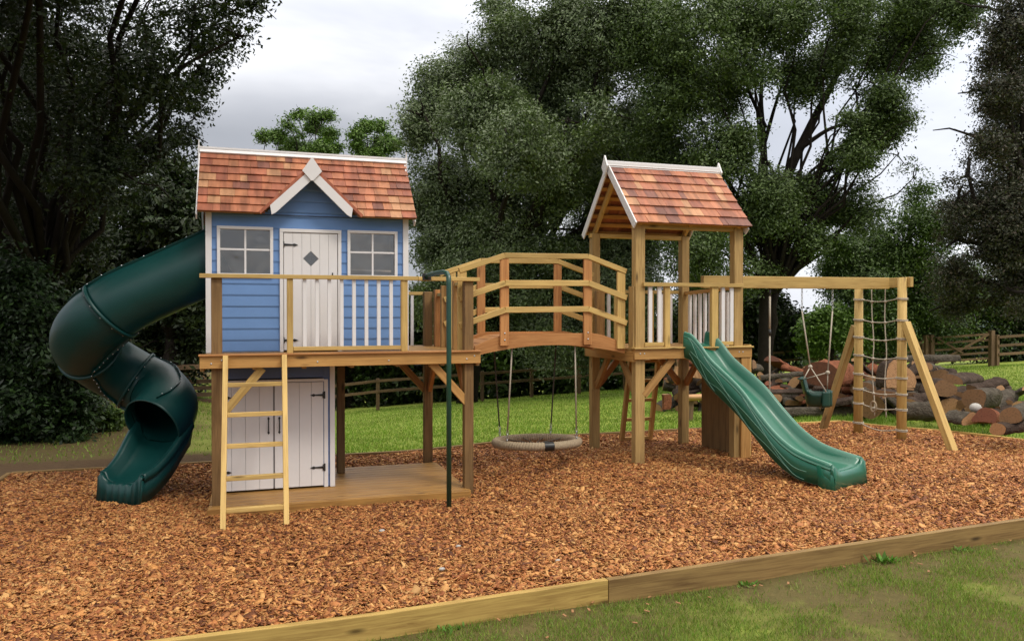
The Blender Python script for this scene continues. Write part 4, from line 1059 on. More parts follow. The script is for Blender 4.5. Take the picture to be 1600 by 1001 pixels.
for s, xt in ((-1, 6.67), (1, 7.14)):
    k_ = Vector((sc_.x+s*.17, BYm, 1.12)) if s > 0 else Vector((sc_.x-.10, BYm, 1.20)); tp_ = Vector((xt, BYm, 2.19))
    MB().tube([k_, tp_-Vector((0, 0, .28)), ], .009, 8).build('hanging_rope', M['rope'], bs)
    m = MB()
    for q_ in range(7):
        c_ = tp_-Vector((0, 0, .02+q_*.038)); ax = Vector((1, 0, 0)) if q_ % 2 else Vector((0, 1, 0))
        m.tube([c_+Vector((0, 0, .024*math.cos(t)))+ax*(.011*math.sin(t)) for t in np.linspace(0, 6.283, 11)], .0035, 6, caps=False)
    m.build('chain', M['steel'], bs)
    MB().ball(k_, .028, 8).build('rope_knot', M['rope'], bs)
    for yy, zz in ((-.12, .10), (.16, .22)):
        MB().tube([k_, sp_(s*.165, yy, zz)], .007, 8).build('bridle_rope', M['rope'], bs)
# plain swing, mostly behind the slide
fs = thing('flat_swing', 'second swing on grey ropes partly hidden behind the green slide', 'swing', (5.98, BYm, .6))
for x in (5.76, 6.19):
    MB().tube([(x, BYm, .62), (x, BYm, 1.62)], .010, 8).build('hanging_rope', M['rope'], fs)
    MB().tube([(x, BYm, 1.66), (x, BYm, 2.10)], .012, 8).build('hanging_rope', M['rope'], fs)
    m = MB(); m.tube([(x, BYm, 1.60), (x, BYm, 1.68)], .016, 8); m.tube([(x, BYm, 2.09), (x, BYm, 2.20)], .012, 8); m.build('rope_shackle', M['iron'], fs)
m = MB(); rows = [[(5.74+.47*t, BYm-.09+.18*k, .60-.02*math.sin(math.pi*t)) for t in np.linspace(0, 1, 9)] for k in (0, .5, 1)]; m.grid(rows); m.build('seat', M['seat'], fs, solid=.025)
# ------------------------------------------------------------ logs
def make_log(c, r, L, yaw, pitch=0, bark='logbark', cut='cut', label='', squash=1.0, cat='log', group='logs heaped behind the swings', seed=None, taper=.92):
    c = Vector(c); rs = random.Random(seed if seed is not None else hash((round(c.x, 2), round(c.y, 2))) & 9999)
    ax = Vector((math.cos(pitch)*math.sin(yaw), -math.cos(pitch)*math.cos(yaw), math.sin(pitch)))   # yaw 0 points to -y, towards the viewer
    s_ = ax.cross(Vector((0, 0, 1))).normalized(); u_ = s_.cross(ax)
    th = thing('cut_log', label, cat, tuple(c), group)
    n = 20; ph = [rs.uniform(0, 6.28) for _ in range(3)]; am = [rs.uniform(.05, .16), rs.uniform(.03, .10), .05]
    def prof_(k): a = 2*math.pi*k/n; return 1+sum(am[i]*math.sin((i+2)*a+ph[i]) for i in range(3))
    NS = 10; bend = u_.cross(ax)*rs.uniform(-.25, .25)*L; flat = -1 if rs.random() < .5 else rs.uniform(-.5, .1)
    m = MB(); rows = []
    for i in range(NS):
        p = c+ax*L*(.5-i/(NS-1)); rr = r*(1+(taper-1)*i/(NS-1)+.03*math.sin(i*1.7+ph[1]))
        rows.append([p+bend*(.25-(.5-i/(NS-1))**2)+(s_*math.cos(2*math.pi*k/n)+u_*max(flat, math.sin(2*math.pi*k/n))*squash)*rr*(prof_(k)+(.035*math.sin(k*2.5+i*1.3+ph[0])+rs.uniform(-.08, .08))*(0 < i < NS-1)) for k in range(n)])
    m.grid(rows, None, True, True); m.build('log_bark', M[bark], th, fixn=True)
    for e_, rw_ in ((1, rows[0]), (-1, rows[-1])):
        m = MB(); b_ = 0
        for p in rw_: m.v.append(tuple(Vector(p)+ax*e_*.004))
        order = list(range(n))
        uvs = [(math.cos(2*math.pi*k/n)*prof_(k), math.sin(2*math.pi*k/n)*prof_(k)) for k in range(n)]
        m.face(order, uvs); m.build('cut_face', M[cut], th, fixn=True)
    return th
special = [
 (1398, 596, 12.6, .24, .5, 15, 5, 'logbark', 'cut', 'big pale sawn log standing up behind the near net post', 1.3),
 (1392, 618, 12.2, .22, .35, -60, 0, 'logbark', 'cut', 'flat pale slab of log lying against the base of the big sawn log', .45),
 (1300, 590, 14.5, .33, .9, -20, 0, 'logred', 'cut_red', 'very large red brown trunk section behind the toddler swing', 1.0),
 (1470, 605, 12.2, .155, .5, 5, 0, 'logbark', 'cut', 'log with broad orange face right of the raking brace', .9),
 (1503, 597, 12.3, .17, .8, -70, 0, 'logbark', 'cut', 'dark barked log lying sideways at the top of the heap', .9),
 (1515, 625, 11.9, .09, .5, -30, -10, 'logbark', 'cut', 'thin log with oval pale end under the dark log', .7),
 (1435, 642, 11.9, .15, .4, 60, 0, 'loggrey', 'cut', 'mossy grey log lying between net post and raking brace', .9),
 (1537, 622, 11.5, .16, .5, -75, 0, 'loggrey', 'cut', 'grey weathered log to the right of the sawn faces', 1.0),
 (1480, 632, 12.2, .14, .4, 10, 0, 'logbark', 'cut', 'short log peeping out behind the raking brace', 1.0),
 (1500, 655, 11.2, .14, .35, 40, 0, 'loggrey', 'cut', 'greyish chunk on the grass in front of the heap', .8),
 (1545, 655, 11.0, .15, .4, -20, 10, 'logred', 'cut_red', 'reddish split chunk low on the heap near the right', .9),
 (1590, 645, 9.9, .12, .8, -60, 0, 'loggrey', 'cut', 'dark grey log nearest the right edge of the photo', .9),
 (1583, 668, 9.7, .10, .6, -80, 0, 'logbark', 'cut', 'blackish log on the grass at the right edge', .8),
 (1062, 590, 16.8, .20, .5, 25, 0, 'logbark', 'cut_red', 'log with round red end behind the rear ladder', .8),
 (1100, 588, 16.5, .22, 1.2, 80, 0, 'loggrey', 'cut', 'long grey log lying sideways behind the roofed tower', .9),
 (1100, 566, 17, .2, 1.1, 65, 8, 'logred', 'cut', 'orange brown log resting on top of the long grey log', .8),
 (1240, 612, 14.6, .10, 1.6, 75, 0, 'logbark', 'cut', 'long plank shaped slab lying under the toddler swing', .5),
 (1322, 628, 14.0, .18, .9, 60, 12, 'logbark', 'cut', 'sloping split slab between the rear brace and the back net post', .45),
 (1355, 630, 13.2, .19, .5, 10, 0, 'loggrey', 'cut', 'upright grey log seen through the climbing net', 1.3),
 (1260, 645, 13.9, .08, 2.2, 82, 0, 'loggrey', 'cut', 'long thin grey pole lying in front of the heap', 1.0),
 (1225, 590, 15.2, .09, .9, 70, 5, 'loggrey', 'cut', 'pale thin branch log poking out left of the toddler swing', 1.0),
 (1455, 562, 13.6, .10, .9, 70, 0, 'loggrey', 'cut', 'silver grey branch lying along the crest of the heap', .9),
]
for i, (u, v, d, r_, L, yw_, pt, bk, ct, lb, sq_) in enumerate(special):
    p = W(u, v, d); zg = gz(p.x, p.y); p.z = max(p.z, zg-.05+r_*sq_*.8)
    make_log(p, r_, L, R(yw_-(40 if abs(yw_) < 50 else 0)), R(pt), bk, ct, lb, sq_, seed=i)
# white bag of stone on the heap
m = MB(); p = W(1525, 637, 11.2); m.ball(p, .085, 12, (1, .9, .8)); m.ball(p+Vector((.09, .02, -.03)), .05, 10); o = m.build('white_stone', plain('white_stone_mat', (.42, .40, .37), .7, .3, .2, 20, .6)); tag(o, 'pale rounded stone lying among the logs', 'stone')
# generic heap in layers along a line
line = [(1030, 17.6), (1120, 16.8), (1200, 16.0), (1290, 15.2), (1360, 14.4), (1430, 13.6), (1500, 13.0), (1570, 12.4), (1640, 11.8)]
places = ['behind the tower legs', 'left of the swing rope', 'left of the toddler swing', 'behind the toddler swing', 'behind the climbing net', 'behind the near net post', 'right of the raking brace', 'near the right edge', 'beyond the right edge']
looks = {('logbark', 'cut'): 'dark barked', ('loggrey', 'cut'): 'grey weathered', ('logred', 'cut_red'): 'red brown split'}
rr_ = random.Random(5)
for lay, (v0, n, db) in enumerate(((0.0, 40, .0), (.18, 40, .2), (.36, 38, .4), (.54, 34, .6), (.72, 26, .75))):
    for i in range(n):
        f_ = (i+rr_.uniform(.15, .85))/n; u = 1040+f_*560
        if lay >= 3 and u > 1480: continue
        d = float(np.interp(u, [a for a, b in line], [b for a, b in line]))+db+rr_.uniform(-.15, .15)
        p = W(u, 500, d); r_ = rr_.choice([rr_.uniform(.045, .08), rr_.uniform(.07, .12), rr_.uniform(.12, .19)]); p.z = gz(p.x, p.y)+v0*.92+rr_.uniform(-.05, .05)+r_*.75
        k = rr_.choice(list(looks) if u < 1380 else list(looks)[:2]); pi_ = min(int((u-1030)/75), 8)
        sz = 'thick' if r_ > .155 else 'slim'
        row = ['in the bottom row', 'in the second row', 'in the third row', 'in the fourth row', 'atop the heap'][lay]
        make_log(p, r_, rr_.uniform(.3, .95), R(rr_.choice([rr_.uniform(-80, -5), rr_.uniform(-80, -5), rr_.uniform(30, 110)])), R(rr_.gauss(0, 18)), k[0], k[1],
                 f'{sz} {looks[k]} log {row}, {places[pi_]}', rr_.uniform(.7, 1), seed=100+i+lay*50)
# log bench and small stump on the lawn
bn = thing('log_bench', 'rough half log bench standing on the lawn behind the tower', 'bench', W(1100, 638, 14.5))
bp = W(1098, 610, 14.5); zg = gz(bp.x, bp.y)
m = MB(); rows = [[Vector((bp.x-.42+.84*t, bp.y-.04+.14*math.cos(a), zg+.40+.09*math.sin(a)*(1 if math.sin(a) < 0 else .25))) for a in np.linspace(0, 6.283, 15)[:-1]] for t in np.linspace(0, 1, 6)]
m.grid(rows, None, True, True); m.face([k for k in range(14)]); m.face([5*14+k for k in range(14)]); m.build('seat', M['cut'], bn, fixn=True)
for x in (-.30, .32): part(bn, 'leg', M['fence'], [((bp.x+x, bp.y, zg-.05), (bp.x+x*.9, bp.y, zg+.36), .12, .14)])
part(bn, 'back_rest', M['cut'], [((bp.x-.5, bp.y+.12, zg+.85), (bp.x+.5, bp.y+.12, zg+.70), .06, .16)])
make_log(W(1042, 628, 14.2), .09, .26, 0, R(88), 'logred', 'cut', 'little upright stump on the lawn by the rear ladder', group='x') ['group'] = 'stumps on the lawn'
# ------------------------------------------------------------ fence and gate beyond the lawn
def fence(label, pts, rails, ph=1.1, sp=1.8, mat='fence', rh=.09):
    a = Vector(pts[0]); b = Vector(pts[1]); L = (b-a).length; n = max(1, round(L/sp))
    th = thing('post_and_rail_fence', label, 'fence', (a.x, a.y, gz(a.x, a.y)), 'post and rail fences round the lawn')
    P3 = []
    for i in range(n+1):
        p = a.lerp(b, i/n); z = gz(p.x, p.y)-.05; P3.append(Vector((p.x, p.y, z)))
        part(th, 'post', M[mat], [((p.x, p.y, z-.3), (p.x, p.y, z+ph), .11, .09)], 0)
    for h_ in rails:
        for i in range(n):
            dv = Vector((0, -.06, h_)); part(th, 'rail', M[mat], [(P3[i]+dv, P3[i+1]+dv, .035, rh)], 0)
    return th
FR = (1.02, .72, .42)
fence('post and rail fence across the far side of the lawn, left of the log heap', [(-7.0, 28.0, 0), (13.6, 27.6, 0)], (1.02, .66))
fence('post and rail fence behind the log heap, left of the gate', [(13.7, 27.4, 0), (22.9, 22.6, 0)], FR)
fence('post and rail fence running right from the gate out of frame', [(24.9, 21.3, 0), (31, 19, 0)], FR)
gt = thing('field_gate', 'small wooden five bar gate with a diagonal brace beyond the logs', 'gate', (23.6, 22.2, gz(23.6, 22.2)))
ga, gb = Vector((23.15, 22.45, 0)), Vector((24.75, 21.4, 0)); za, zb = gz(ga.x, ga.y), gz(gb.x, gb.y)
ga.z, gb.z = za, zb
for p in (ga-(gb-ga).normalized()*.18, ga, gb): part(gt, 'gate_post', M['fence'], [((p.x, p.y, p.z-.3), (p.x, p.y, p.z+1.22), .16, .14)], 0)
g0, g1 = ga.lerp(gb, .06), ga.lerp(gb, .94)
for h_ in (.25, .45, .66, .90, 1.1): part(gt, 'bar', M['fence'], [(g0+Vector((0, -.02, h_)), g1+Vector((0, -.02, h_)), .03, .075)], 0)
part(gt, 'diagonal_brace', M['fence'], [(g0+Vector((0, -.05, .2)), g1+Vector((0, -.05, 1.1)), .03, .075)], 0)
part(gt, 'diagonal_brace', M['fence'], [(g0+Vector((0, -.08, 1.1)), g0.lerp(g1, .5)+Vector((0, -.08, .5)), .03, .06)], 0)
# slatted compost bay behind the tube slide
cb = thing('slatted_shed', 'dark low slatted timber store behind the tube slide', 'log store', W(285, 655, 19))
c0 = W(238, 655, 19.5); c1 = W(345, 655, 18.6); zg = c0.z
for k in range(6): part(cb, 'slat', M['fence'], [(c0+Vector((0, 0, .12+k*.155)), c1+Vector((0, 0, .12+k*.155)), .03, .09)], 0)
for t in (0, .5, 1): p = c0.lerp(c1, t); part(cb, 'post', M['fence'], [(p+Vector((0, .06, -.4)), p+Vector((0, .06, 1.25)), .1, .09)], 0)
part(cb, 'roof_board', M['fence'], [(c0+Vector((-.4, .1, 1.25)), c1+Vector((.3, .1, 1.25)), .9, .10)], 0)
# ------------------------------------------------------------ trees
def leaves_np(blobs, n, size, cols, seed, gap=-.35, droop=0.0, clump=18, wl=2.4, spread=.17, power=.55):
    """blobs: (centre, radius) envelopes. Leaf sprays fill them where a 3-D noise is high, so the crown has
    irregular lobes, ragged edges and holes; wl is the lobe size in metres"""
    r = np.random.default_rng(seed)
    C = np.array([tuple(b[0]) for b in blobs]); Rr = np.array([b[1] for b in blobs]); pw = Rr**2.2; pw /= pw.sum()
    K = []
    for lv, (f_, a_) in enumerate(((1, 1.0), (1.9, .6), (3.7, .4))):
        for _ in range(6):
            k = r.normal(size=3); k /= np.linalg.norm(k); K.append((k*2*math.pi/wl*f_*r.uniform(.7, 1.3), r.uniform(0, 6.28), a_*.42))
    def dens(p):
        o = np.zeros(len(p)); g_ = np.zeros_like(p)
        for k, ph, a_ in K:
            q = p@k+ph; o += a_*np.sin(q); g_ += (a_*np.cos(q))[:, None]*k[None]
        return o, g_
    nc = max(1, n//clump); P_, G_, U_, S_ = [], [], [], []; got = 0; it = 0
    while got < nc and it < 12:
        it += 1; m = nc*3; bi = r.choice(len(blobs), m, p=pw)
        dv = r.normal(size=(m, 3)); dv /= np.linalg.norm(dv, axis=1)[:, None]
        u_ = r.random(m)**power*1.15; p = C[bi]+dv*(Rr[bi]*u_)[:, None]
        de, gr = dens(p); ok = de > gap+2.2*np.maximum(0, u_-.80)
        # thin out the hidden inside
        ok &= (de < gap+.6) | (r.random(m) < .25)
        P_.append(p[ok]); G_.append(gr[ok]); U_.append(dv[ok]); S_.append(bi[ok]); got += ok.sum()
    cc = np.concatenate(P_)[:nc]; gr = np.concatenate(G_)[:nc]; dv = np.concatenate(U_)[:nc]; bi = np.concatenate(S_)[:nc]; nc = len(cc)
    cc[:, 2] -= droop*r.random(nc)*Rr[bi]
    out = -gr/(np.linalg.norm(gr, axis=1)[:, None]+1e-6); out = out*.7+dv*.3
    cb_ = r.uniform(.78, 1.2, nc)
    ci = np.repeat(np.arange(nc), clump); m = len(ci); sp_r = spread*r.uniform(.6, 1.35, nc)
    off = r.normal(size=(m, 3))*sp_r[ci][:, None]*np.array([1, 1, .55]); p = cc[ci]+off
    od = out[ci]*.9+np.array([0, 0, .45])+r.normal(size=(m, 3))*.42; od /= np.linalg.norm(od, axis=1)[:, None]
    t = np.cross(od, r.normal(size=(m, 3))); t /= np.linalg.norm(t, axis=1)[:, None]+1e-9
    b_ = np.cross(od, t); s = size*r.uniform(.55, 1.45, m)[:, None]
    V = np.stack([p-t*s, p-b_*s*.42+od*s*.12, p+t*s*.9, p+b_*s*.42+od*s*.12], 1).reshape(-1, 3)
    f = np.arange(4*m).reshape(-1, 4)
    col = np.array(cols)[r.integers(0, len(cols), m)]*(cb_[ci]*r.uniform(.8, 1.2, m))[:, None]
    return V, f, col
def limb_path(a, b, r, jit=.08, n=6):
    a = Vector(a); b = Vector(b); L = (b-a).length; pts = [a]
    for i in range(1, n):
        t = i/n; p = a.lerp(b, t); p.z += math.sin(t*math.pi)*L*.06
        pts.append(p+Vector((r.uniform(-1, 1), r.uniform(-1, 1), r.uniform(-.6, .6)))*L*jit)
    pts.append(b); return pts
def tree(name, label, base, blobs, n, size, cols, seed, trunk_r=.3, group=None, limbs=True, extra=None, cat='tree', **kw):
    base = Vector(base); base.z = gz(base.x, base.y)-.2
    th = thing(name, label, cat, tuple(base), group); rr = random.Random(seed)
    V, f, col = leaves_np(blobs, n, size, cols, seed, **kw)
    np_mesh('crown', V, f, 4, M['leaf'], col, th)
    if limbs:
        cen = sum((Vector(b[0]) for b in blobs), Vector())/len(blobs)
        low_ = min(b[0][2] for b in blobs); fork = Vector((base.x*.75+cen.x*.25, base.y*.75+cen.y*.25, max(base.z+1.2, base.z+(cen.z-base.z)*.38)))
        m = MB(); m.tube(limb_path(base, fork, rr, .025), [trunk_r*(1.25 if i == 0 else 1-.06*i) for i in range(7)], 12)
        for c, r_ in blobs:
            c = Vector(c); s_ = fork.lerp(Vector((cen.x, cen.y, fork.z+(cen.z-fork.z)*.5)), rr.random()) if (c-fork).length > 2 else fork
            q = c+Vector((rr.uniform(-.3, .3), rr.uniform(-.3, .3), rr.uniform(-.1, .5)))*r_
            m.tube(limb_path(fork, q, rr, .06), [trunk_r*.5*(1-i/7.5) for i in range(7)], 7)
            for k in range(3):
                e_ = q+Vector((rr.gauss(0, 1), rr.gauss(0, 1), rr.gauss(.2, .7)))*r_*.7
                m.tube(limb_path(c.lerp(q, .5), e_, rr, .08, 4), [trunk_r*.16*(1-i/5.2) for i in range(5)], 5)
        if extra:
            for pts, r0 in extra:
                nn = len(pts); cp = catmull(pts, 5); m.tube(cp, [r0*(1-.82*i/(len(cp)-1)) for i in range(len(cp))], 8)
        m.build('trunk', M['bark'], th)
    return th
def B(u, v, rp, d, rr=None, j=0): p = W(u, v, d+j); return (p, rp/F*d)
def blobs(L, d, jit, seed):
    rr = random.Random(seed); out = []
    for it in L:
        dd = d+rr.uniform(-jit, jit) if len(it) == 3 else it[3]
        out.append(B(it[0], it[1], it[2], dd))
    return out
OAK = [(.108, .152, .062), (.128, .172, .075), (.148, .19, .092), (.09, .13, .048), (.185, .22, .135)]
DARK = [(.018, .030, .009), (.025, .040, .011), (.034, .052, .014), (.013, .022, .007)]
MID = [(.055, .10, .022), (.078, .13, .030), (.10, .16, .038), (.045, .078, .018)]
BRI = [(.11, .20, .035), (.14, .24, .045), (.09, .165, .028), (.17, .27, .06)]
COP = [(.044, .050, .028), (.056, .062, .034), (.036, .044, .022), (.08, .078, .052), (.06, .045, .03)]
# left overhanging tree, close to the viewer
L1 = [(20, 20, 90), (110, 50, 95), (210, 50, 85), (290, 30, 65), (350, 15, 45), (395, 5, 28), (340, 75, 38), (60, 150, 95), (165, 150, 90), (245, 140, 70), (300, 150, 45), (320, 120, 30), (55, 270, 95), (160, 260, 80), (235, 230, 60), (285, 215, 32), (-60, 100, 120), (-60, 300, 120), (120, 350, 70), (375, 60, 22)]
L1_shade = [(Vector((-4.0, 12.0, 6.8)), 2.0), (Vector((-2.6, 12.6, 7.7)), 1.8), (Vector((-5.6, 11.0, 6.2)), 2.0), (Vector((-1.0, 12.4, 8.6)), 1.7), (Vector((-2.4, 9.6, 7.3)), 1.5), (Vector((.2, 10.6, 8.6)), 1.5), (Vector((-3.9, 7.2, 8.2)), 2.0), (Vector((-1.8, 8.6, 7.9)), 1.5), (Vector((-5.5, 9.5, 8.3)), 2.4), (Vector((-3.0, 10.4, 8.4)), 1.8), (Vector((-5.8, 6.0, 8.0)), 2.2), (Vector((-3.6, 4.6, 7.4)), 1.7)]  # unseen crown lobes added above the frame to shade the left side
tree('overhanging_tree', 'large dark broadleaf tree overhanging the top left of the photo', W(60, 600, 15), blobs(L1, 14, 1.6, 1)+L1_shade, 340000, .042, DARK+[(.03, .048, .013)], 21, .15, wl=1.6, gap=-.30, droop=.10, spread=.11)
L2 = [(270, 275, 32), (292, 305, 30), (285, 350, 45), (245, 330, 45), (290, 410, 55), (230, 410, 70), (300, 480, 50), (275, 260, 16)]
tree('conifer', 'feathery dark conifer between the overhanging tree and the playhouse', W(265, 640, 19), blobs(L2, 19, .8, 2), 34000, .075, DARK+[(.035, .06, .022)], 22, .2, wl=1.2, gap=-.5, spread=.12)
L3 = [(20, 400, 90), (110, 410, 90), (200, 440, 80), (40, 500, 90), (140, 510, 90), (230, 520, 70), (300, 540, 55), (90, 590, 70), (190, 590, 60), (270, 580, 45), (-60, 450, 120), (40, 230, 85), (150, 250, 75), (230, 330, 55), (20, 110, 80), (120, 330, 70), (20, 320, 80), (150, 150, 60)]
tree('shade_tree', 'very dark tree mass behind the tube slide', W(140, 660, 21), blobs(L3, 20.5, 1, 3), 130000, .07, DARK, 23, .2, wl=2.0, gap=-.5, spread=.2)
L4 = [(20, 440, 55), (70, 500, 50), (30, 540, 60), (90, 570, 55), (40, 620, 60), (110, 620, 45), (70, 660, 35), (-40, 560, 90), (0, 480, 60), (20, 690, 42), (70, 690, 36), (110, 672, 34), (-30, 680, 60), (50, 720, 22)]
tree('laurel_shrub', 'large dark leafy shrub at the left edge beside the tube slide', W(50, 700, 12.4), blobs(L4, 12.4, .5, 4), 62000, .046, [(.014, .032, .008), (.021, .045, .011), (.03, .062, .014), (.011, .023, .006)], 24, .08, cat='shrub', wl=.9, gap=-.6, spread=.10)
L5 = [(150, 645, 24), (120, 660, 24), (175, 655, 16), (145, 672, 20)]
tree('small_shrub', 'small low shrub on the grass behind the tube slide', W(145, 675, 13.2), blobs(L5, 13.2, .3, 5), 7000, .045, MID, 25, .03, cat='shrub', wl=.5, gap=-.6, spread=.06)
for i, (nm, lb, LL) in enumerate((('distant_tree', 'light green flat topped tree rising behind the playhouse roof', [(415, 215, 9), (435, 213, 11), (450, 192, 11), (470, 186, 12), (492, 186, 13), (512, 184, 9), (490, 205, 13), (468, 208, 10), (515, 210, 11), (525, 228, 10), (440, 225, 9), (460, 240, 22), (500, 245, 24)]),
                                 ('distant_tree', 'smaller light green tree right of the flat topped one above the playhouse roof', [(558, 212, 9), (572, 200, 10), (590, 198, 10), (607, 213, 9), (585, 218, 12), (560, 228, 11), (613, 228, 9), (600, 232, 12), (580, 245, 20)]))):
    tree(nm, lb, W(480+i*100, 590, 34), blobs(LL, 34, 1.0, 30+i), 26000 if i == 0 else 18000, .06, BRI+MID[1:3], 26+i, .12, group='light green trees beyond the playhouse', wl=1.5, gap=-.1, spread=.15)
# holm oak
L6 = [(690, 140, 48), (740, 105, 50), (800, 60, 55), (870, 40, 75), (960, 40, 85), (680, 205, 52), (655, 185, 28), (760, 190, 75, 25), (850, 150, 85), (950, 140, 85), (690, 290, 58), (820, 235, 68, 23), (880, 270, 75), (970, 250, 80), (690, 380, 55), (770, 390, 68), (860, 370, 75), (950, 370, 75), (700, 460, 60), (790, 470, 70), (890, 470, 75), (980, 460, 60), (770, 320, 60), (790, 15, 40), (900, 200, 50, 24), (930, 190, 45, 23.4), (655, 330, 30), (1010, 330, 60), (950, 330, 60, 27.5), (900, 320, 60, 28), (985, 390, 50, 27.5), (930, 420, 55, 28), (870, 540, 45, 26.5), (930, 550, 40, 26.6), (720, 530, 36, 26)]
tree('evergreen_oak', 'huge dense grey green evergreen oak between playhouse and roofed tower', W(729, 600, 28.5), blobs(L6, 27, 1.9, 6), 620000, .054, OAK, 27, .34, wl=3.2, gap=-.30, clump=20, spread=.19)
# open limbed tree behind the tower
L7 = [(1370, 190, 42), (1300, 60, 60), (1410, 70, 60), (1340, 240, 34), (1240, 310, 45), (1255, 130, 40), (1420, 190, 24), (1030, 70, 75), (1100, 50, 75), (1170, 40, 65), (1245, 20, 60), (1320, 20, 55), (1390, 15, 60), (1450, 30, 55), (1490, 15, 50), (1440, 90, 35), (1370, 95, 32), (1290, 90, 34), (1225, 95, 32), (1060, 160, 70), (1130, 140, 50), (1175, 120, 34), (1040, 250, 70), (1120, 270, 60), (1150, 215, 34), (1195, 290, 36), (1200, 330, 50), (1150, 360, 60), (1090, 380, 65), (1240, 350, 36), (1270, 300, 26), (1305, 255, 20), (1345, 150, 32), (1385, 150, 28), (1330, 190, 18), (1370, 215, 24), (1400, 250, 26), (1425, 280, 22), (1330, 290, 26), (1300, 330, 34), (1350, 335, 34), (1180, 425, 40), (1110, 450, 50), (1235, 395, 22), (1270, 375, 28)]
X7 = [([W(1195, 600, 24), W(1200, 420, 24), W(1225, 290, 24), W(1262, 205, 24), W(1290, 150, 24), W(1330, 80, 24), W(1400, 20, 24)], .22),
      ([W(1262, 205, 24), W(1310, 110, 24.2), W(1340, 60, 24.5)], .09), ([W(1240, 240, 24), W(1290, 205, 23.6), W(1330, 190, 23.4), W(1385, 150, 23)], .08),
      ([W(1200, 420, 24), W(1192, 230, 24.5), W(1188, 150, 25), W(1195, 60, 25.5)], .14), ([W(1192, 230, 24.5), W(1215, 150, 24.6), W(1232, 110, 24.8)], .07), ([W(1195, 200, 24.4), W(1165, 130, 25), W(1160, 60, 25)], .07),
      ([W(1225, 290, 24), W(1300, 265, 23.5), W(1370, 260, 23)], .07)]
tree('limbed_tree', 'tall tree with dark curving bare limbs showing against the sky right of the tower', W(1195, 600, 24), blobs(L7, 24, 1.6, 7), 350000, .048, [(.078, .120, .036), (.10, .150, .046), (.125, .178, .056), (.058, .094, .028)], 28, .13, extra=X7, clump=16, wl=2.0, gap=-.2, spread=.18)
# right hand dark tree
L8 = [(1590, 40, 60), (1630, 120, 90), (1560, 150, 40), (1600, 220, 80), (1540, 235, 38), (1510, 280, 34), (1530, 330, 50), (1600, 330, 80), (1500, 375, 30), (1560, 400, 65), (1500, 430, 42), (1640, 400, 80), (1545, 90, 22), (1500, 475, 32), (1570, 460, 50), (1490, 320, 22)]
tree('copper_tree', 'dark brownish copper leaved tree at the right edge of the photo', W(1700, 590, 19), blobs(L8, 19, 1.1, 8), 220000, .036, COP, 29, .34, wl=1.7, gap=-.22, droop=.15, spread=.13)
L9 = [(1340, 400, 50), (1400, 400, 50), (1450, 360, 45), (1310, 440, 28), (1350, 460, 50), (1420, 460, 60), (1480, 440, 50), (1310, 390, 26), (1440, 310, 24), (1460, 500, 50), (1380, 510, 45), (1300, 420, 16)]
tree('dense_tree', 'dense green tree filling the gap behind the climbing net', W(1400, 590, 29), blobs(L9, 29, 1.2, 9), 130000, .055, MID, 30, .3, wl=2.6, gap=-.5, spread=.22)
L9b = [(1520, 480, 50), (1580, 470, 60), (1640, 490, 70), (1550, 525, 40), (1610, 530, 45), (1500, 530, 35)]
tree('dark_hedge_tree', 'dark tree closing the view behind the field gate at the right', W(1580, 570, 33), blobs(L9b, 33, .8, 19), 50000, .08, DARK+MID[:2], 39, .2, wl=2.4, gap=-.7, spread=.22)
L10 = [(1185, 480, 42), (1215, 505, 38), (1165, 520, 45), (1235, 530, 28), (1140, 480, 45), (1245, 505, 16), (1200, 545, 35)]
tree('dark_bush', 'dark rounded bush behind the swings, left of the sky gap', W(1190, 600, 30), blobs(L10, 30, .6, 10), 30000, .10, DARK+MID[:1], 31, .15, cat='bush', wl=2.2, gap=-.8)
L11 = [(1285, 505, 22), (1310, 520, 26), (1280, 535, 24), (1335, 500, 22), (1265, 520, 14), (1340, 530, 28), (1300, 492, 14)]
tree('bright_bush', 'bright green bush in the gap beside the swing', W(1300, 590, 27.5), blobs(L11, 27.5, .5, 11), 26000, .07, BRI+[(.16, .26, .06)], 32, .1, cat='bush', wl=1.4, gap=-.7)
# trees and shrubs behind the far fence
names = [('left of the tube slide', 30), ('behind the left deck posts', 40)]
U = [(360, 560), (450, 570), (545, 565), (630, 560), (720, 560), (800, 555), (880, 560), (965, 560), (1050, 545), (1120, 560)]
wh = ['behind the ladder', 'behind the cupboard', 'behind the middle deck post', 'behind the right deck posts', 'beyond the green pole', 'beyond the nest swing ropes', 'below the bridge crown', 'left of the roofed tower', 'between the tower legs', 'behind the log bench']
for i, ((u, v), wv) in enumerate(zip(U, wh)):
    rr = random.Random(60+i)
    LL = [(u+rr.uniform(-40, 40), v+rr.uniform(-75, 45), rr.uniform(38, 58)) for _ in range(6)]+[(u, v+60, 50), (u-30, v+30, 45)]
    tree('hedge_tree', 'dark understorey tree beyond the far fence, '+wv, W(u, 610, 33), blobs(LL, 33, 1.0, 70+i), 15000, .12, DARK+MID[:2] if i not in (5, 6, 7) else MID+BRI[2:3], 80+i, .16, group='understorey trees beyond the far fence')
# far-off wood closing the view
WB = []
rr = random.Random(77)
for i in range(95):
    u = -150+i*20; v = rr.uniform(520, 600)
    if 1215 < u < 1330: v = rr.uniform(555, 600)
    WB.append(B(u, v, rr.uniform(38, 60) if not 1215 < u < 1330 else 36, 46+rr.uniform(-2, 3)))
V, f, col = leaves_np(WB, 90000, .24, DARK+MID[:1], 99)
o = np_mesh('distant_wood', V, f, 4, M['leaf'], col); tag(o, 'far off dark woodland beyond the fence', 'woodland', kind='stuff')

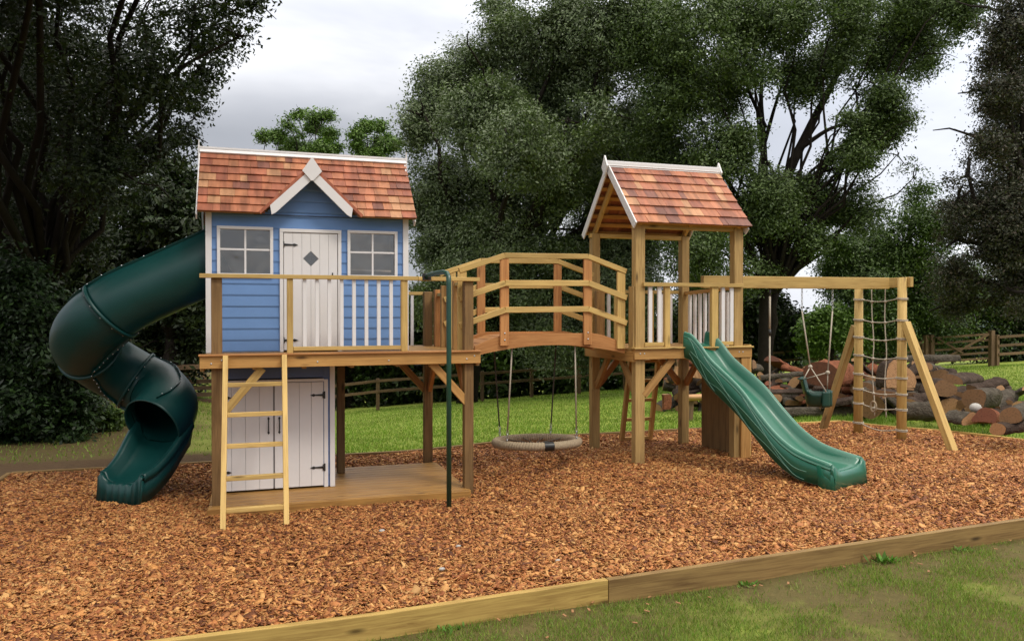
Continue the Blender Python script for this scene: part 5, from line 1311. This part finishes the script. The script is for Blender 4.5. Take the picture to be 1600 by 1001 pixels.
for i, (u, v, r_) in enumerate(((596, 832, .022), (716, 860, .018), (690, 896, .02), (872, 888, .02))):
    dd = (CH-.08)*F/(v-487); p = W(u, v, dd); o = MB().ball((p.x, p.y, gz(p.x, p.y)+.02), r_, 8, (1.2, .9, .6)).build('stone', D.materials['white_stone_mat'])
    tag(o, ['small pale stone on the bark right of the ladder foot', 'small grey stone on the bark below the green pole', 'tiny pale stone on the bark, nearest below the pole', 'small pale stone on the bark near the front edging joint'][i], 'stone', 'small stones on the bark')
for i in range(26):
    x, y = RNG.uniform(1.2, 6.5), 4.77-abs(RNG.normal(0, .22)); a_ = RNG.uniform(0, 3.1); L = RNG.uniform(.015, .035)
    if i == 0: m = MB()
    z = float(lawn_z(np.array(x), np.array(y)))+.022; m.beam((x, y, z), (x+L*math.cos(a_), y+L*math.sin(a_), z+.005), .014, .004, col=(.30, .15, .065))
tag(m.build('spilled_chips', M['chips']), 'stray bark chips spilled on the grass beside the front edging', 'bark chips', kind='stuff')
# weeds against the edging
def weed(x, y, n, h, lab, seed):
    r = np.random.default_rng(seed); z = float(lawn_z(np.array(x), np.array(y))); V = []; 
    for k in range(n):
        a = r.uniform(0, 6.28); l_ = h*r.uniform(.5, 1.2); w_ = l_*.16; e = r.uniform(.3, 1.2); c = np.array([x+r.normal(0, .05), y+r.normal(0, .03), z])
        d_ = np.array([math.cos(a)*math.cos(e), math.sin(a)*math.cos(e), math.sin(e)]); q = np.array([-math.sin(a), math.cos(a), 0])
        V += [c, c+d_*l_*.55-q*w_, c+d_*l_, c+d_*l_*.55+q*w_]
    V = np.array(V); o = np_mesh('weed', V, np.arange(len(V)).reshape(-1, 4), 4, M['blade'], np.array([[.10, .22, .03]])*r.uniform(.7, 1.3, (len(V)//4, 1))); tag(o, lab, 'weed', 'weeds along the front edging')
for i, (u, v, n, h, lb) in enumerate(((1385, 868, 45, .075, 'leafy weed growing against the front edging at the right'), (1170, 918, 30, .05, 'low weed beside the darker edging board'), (700, 985, 30, .05, 'low weed beside the pale edging board'), (1500, 850, 26, .06, 'small weed near the right end of the front edging'))):
    dd = 4.72/(FY-FX*(u-800)/F); p = W(u, v, dd); weed(p.x, 4.72, n, h, lb, 200+i)
